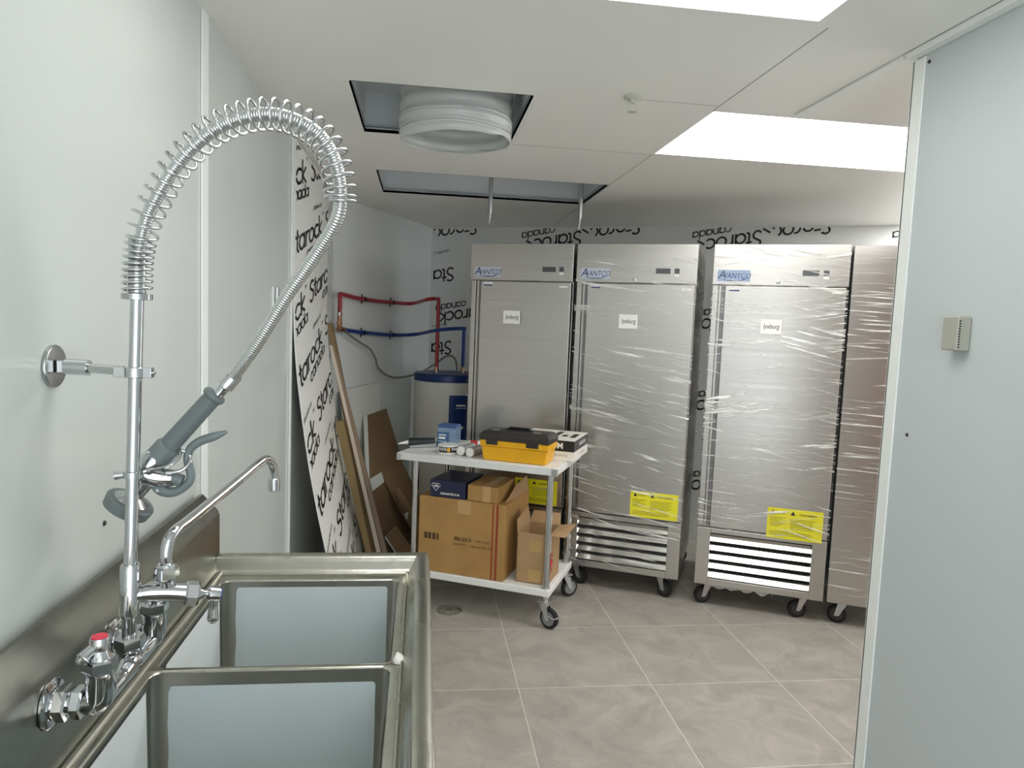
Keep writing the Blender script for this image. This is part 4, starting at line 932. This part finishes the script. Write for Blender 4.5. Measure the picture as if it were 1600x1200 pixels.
mb = MB(); mb.prism([(-.055, -.05, 0), (.055, -.05, 0), (.055, -.045, .115), (.045, -.04, .125), (-.055, -.045, .110)], (0, .095, 0)); mb.build('package_shell', BLUEPK, t, bevel=.003)
mb = MB(); mb.box((-.053, -.0525, .02), (.015, -.0505, .09)); c_ = mb.build('package_card', BLUEPKD, t)
mb = MB(); mb.box((-.045, -.0535, .07), (.0, -.0526, .076)); mb.box((-.045, -.0535, .05), (-.005, -.0526, .062)); mb.box((-.045, -.0535, .035), (.005, -.0526, .038)); mb.build('card_print', LABELW, c_)
mb = MB(); mb.box((-.055, -.045, .112), (.055, .045, .130)); mb.build('package_top', mat('blue_top', srgb(58, 92, 146), .3), t, bevel=.004)
t = cthing('caulking_gun', 'black caulking gun with white nozzle lying at the left end of the cart', 'caulking gun', -.875, .19, TZ+.028+G_, None, .62)
mb = MB(); mb.lathe((0, 0, 0), (1, 0, 0), [(-.05, .012), (-.048, .024), (-.03, .025), (.095, .025), (.097, .018)], 24); mb.build('cartridge', mat('cartridge_black', srgb(34, 44, 46), .35), t)
mb = MB(); mb.tube([(-.05, 0, 0), (-.08, 0, -.004), (-.105, 0, -.008)], [.012, .008, .003], 14); mb.build('nozzle', LABELW, t)
mb = MB(); mb.prism([(-.045, -.0265, -.026), (.10, -.0265, -.026), (.10, -.0265, -.004), (-.045, -.0265, -.016)], (0, .004, 0)); mb.box((.10, -.026, -.026), (.106, .026, .026)); mb.build('cradle', mat('cradle_silver', srgb(176, 178, 176), .35, .6), t)
mb = MB(); mb.tube([(.105, 0, 0), (.122, 0, 0)], .005, 10); mb.tube([(.112, 0, -.012), (.116, .05, -.02), (.10, .11, -.020)], .008, 10); mb.build('trigger_handle', BLACK, t)
t = cthing('small_carton', 'flat black and white box with lettering behind the toolbox on the cart', 'box', -.12, .38, TZ+G_)
mb = MB(); mb.box((-.17, -.17, 0), (.155, .17, .112)); b_ = mb.build('carton_body', mat('carton_white', srgb(232, 228, 220), .5), t, bevel=.002)
mb = MB(); mb.box((-.171, -.171, .052), (.156, -.1703, .110)); mb.box((.1553, -.171, .052), (.156, .171, .110)); mb.build('black_band', mat('band_black', srgb(34, 30, 30), .4), b_)
textmesh('TRIM', .045, LABELW, b_, lambda x, y: Vector((.045+x, -.1718, .080+y)), bold=.001)
textmesh('MADE EN VINYLE', .017, INKG, b_, lambda x, y: Vector((.055+x, -.1712, .030+y)))
textmesh('ROBERTSON', .026, LABELW, b_, lambda x, y: Vector((.1568, .02+x, .080+y)), bold=.0006)
textmesh('vinyle x 250', .017, INKG, b_, lambda x, y: Vector((.1562, .02+x, .028+y)))
mb = MB(); mb.use(BLACK); 
for q in range(5): mb.box((-.10+q*.05, -.06+.02*(q % 2), .1122), (-.07+q*.05, .02+.05*(q % 3), .1128))
mb.build('top_print', None, b_)
# ---- lower shelf
SZ = .205+G_
t = cthing('cardboard_carton', 'largest brown cardboard carton on the lower cart shelf', 'box', -.53, .235, SZ)
mb = MB(); mb.box((-.25, -.19, 0), (.25, .235, .415)); b_ = mb.build('carton_body', CARD, t, bevel=.003)
mb = MB(); mb.use(REDP if False else mat('strap_red', srgb(150, 62, 40), .5)); mb.box((.178, -.1915, .002), (.186, -.1903, .413)); mb.box((.2, -.1915, .002), (.212, -.1903, .413)); mb.build('strap', None, t)
mb = MB(); mb.box((-.02, -.1912, .34), (.055, -.1903, .415)); mb.box((-.02, -.19, .4152), (.055, .235, .4162)); mb.build('packing_tape', mat('tape_clear', srgb(190, 156, 104), .25), t)
mb = MB(); mb.use(mat('carton_ink', srgb(48, 34, 20), .7))
for q in range(14):
    if q % 4 != 3: mb.box((-.215+q*.0062, -.1912, .180), (-.2115+q*.0062+.0012*(q % 3), -.1905, .215))
textmesh('SSS-2313', .027, MATS['carton_ink'], b_, lambda x, y: Vector((.012+x, -.1914, .200+y)), bold=.0006)
textmesh('QUANTITY:', .015, MATS['carton_ink'], b_, lambda x, y: Vector((-.005+x, -.1914, .170+y)))
textmesh('L/W: 15"x15"', .018, MATS['carton_ink'], b_, lambda x, y: Vector((.128+x, -.1914, .200+y)), sx=.8)
textmesh('M.S.G. 491X531 CM', .018, MATS['carton_ink'], b_, lambda x, y: Vector((.120+x, -.1914, .168+y)), sx=.75)
mb.build('barcode', None, b_)
# raised flap corner of the carton
mb = MB(); mb.prism([(.232, -.15, .416), (.246, .0, .416), (.246, .22, .416), (.24, .20, .50), (.236, .02, .485)], (.003, 0, 0)); mb.build('flap', CARDL, t)
t = cthing('navy_carton', 'navy blue box with white triangular mark on top of the largest carton', 'box', -.613, .185, SZ+.415+G_*2+.001)
mb = MB(); mb.box((-.108, -.135, 0), (.100, .135, .092)); b_ = mb.build('carton_body', NAVY, t, bevel=.002)
mb = MB(); fnn = lambda x, z: Vector((x, -.1365, z))
for P in ([(-.092, .072), (-.052, .072), (-.046, .062), (-.072, .032), (-.098, .062), (-.092, .072)],): mb.tube([fnn(*p) for p in P], .0016, 6)
mb.build('emblem', LABELW, b_)
textmesh('LGS', .016, LABELW, b_, lambda x, y: Vector((-.072+x, -.1366, .058+y)), bold=.0008)
textmesh('GARANTIE N M', .016, LABELW, b_, lambda x, y: Vector((.01+x, -.1366, .020+y)), bold=.0005)
t = cthing('brown_box', 'small brown box beside the navy box on top of the largest carton', 'box', -.413, .185, SZ+.415+G_*2+.001)
mb = MB(); mb.box((-.087, -.135, 0), (.087, .135, .085)); b_ = mb.build('carton_body', CARD, t, bevel=.002)
mb = MB(); mb.box((.0, -.1362, .0), (.045, -.1353, .085)); mb.box((.0, -.135, .0853), (.045, .135, .086)); mb.build('packing_tape', MATS['tape_clear'], t)
t = cthing('open_carton', 'small open cardboard carton with raised flaps, right end of the lower shelf', 'box', -.135, .205, SZ)
mb = MB(); w, d, h, k = .088, .115, .27, .004
for a, b in (((-w, -d, 0), (w, d, k)), ((-w, -d, 0), (-w+k, d, h)), ((w-k, -d, 0), (w, d, h)), ((-w, -d, 0), (w, -d+k, h)), ((-w, d-k, 0), (w, d, h))): mb.box(a, b)
mb.build('carton_body', CARDL, t)
def flap(P, e, M=CARDL): mb = MB(); mb.prism(P, e); mb.build('flap', M, t)
flap([(w, -d, h), (w, d-.01, h), (w+.095, d-.02, h+.020), (w+.085, -d+.004, h-.0)], (0, 0, .003))
flap([(-w, d, h), (w, d, h), (w-.01, d+.035, h+.055), (-w+.01, d+.035, h+.055)], (0, .003, 0))
flap([(-w, -d, h), (-w, d, h), (-w-.012, d-.01, h+.085), (-w-.012, -d+.02, h+.06)], (.003, 0, 0))
flap([(-w+.004, -d+.004, h-.002), (w-.004, -d+.004, h-.002), (w-.01, -d+.03, h-.055), (-w+.01, -d+.03, h-.055)], (0, .003, 0), CARDIN)
for z_ in ((.012, .075), (.175, .235)): mb = MB(); mb.box((-.02, -d-.0012, z_[0]), (.05, -d-.0003, z_[1])); mb.build('packing_tape', MATS['tape_clear'], t)
mb = MB(); fn = lambda y, z: Vector((w+.0008, y, z))
for r in (.018, .010): mb.tube([fn(-.06+r*cos(2*pi*q/16), .11+r*sin(2*pi*q/16)) for q in range(17)], .003, 5)
for zc in (.155, .07): mb.tube([fn(-.075, zc-.012), fn(-.05, zc-.012), fn(-.05, zc+.012), fn(-.075, zc+.012)], .003, 5)
mb.build('red_print', REDP, t)

# ------------------------------------------------------------------ floor drain
t = thing('floor_drain', 'round metal floor drain grate left of the cart caster', 'drain', (.19, 3.727, .0005))
mb = MB(); mb.lathe((0, 0, 0), (0, 0, 1), [(0, .07), (.002, .07), (.003, .066), (.003, .02), (.003, 0)], 40); mb.build('grate', mat('drain_steel', srgb(128, 124, 116), .4, .5), t)
mb = MB()
for r in (.060, .044, .028): mb.tube([(r*cos(2*pi*q/32), r*sin(2*pi*q/32), .0035) for q in range(33)], .0018, 5)
for q in range(6): a = pi*q/3; mb.tube([(.02*cos(a), .02*sin(a), .0035), (.06*cos(a+.4), .06*sin(a+.4), .0035)], .0018, 5)
mb.build('grate_rings', mat('drain_ring', srgb(176, 170, 158), .4, .4), t)
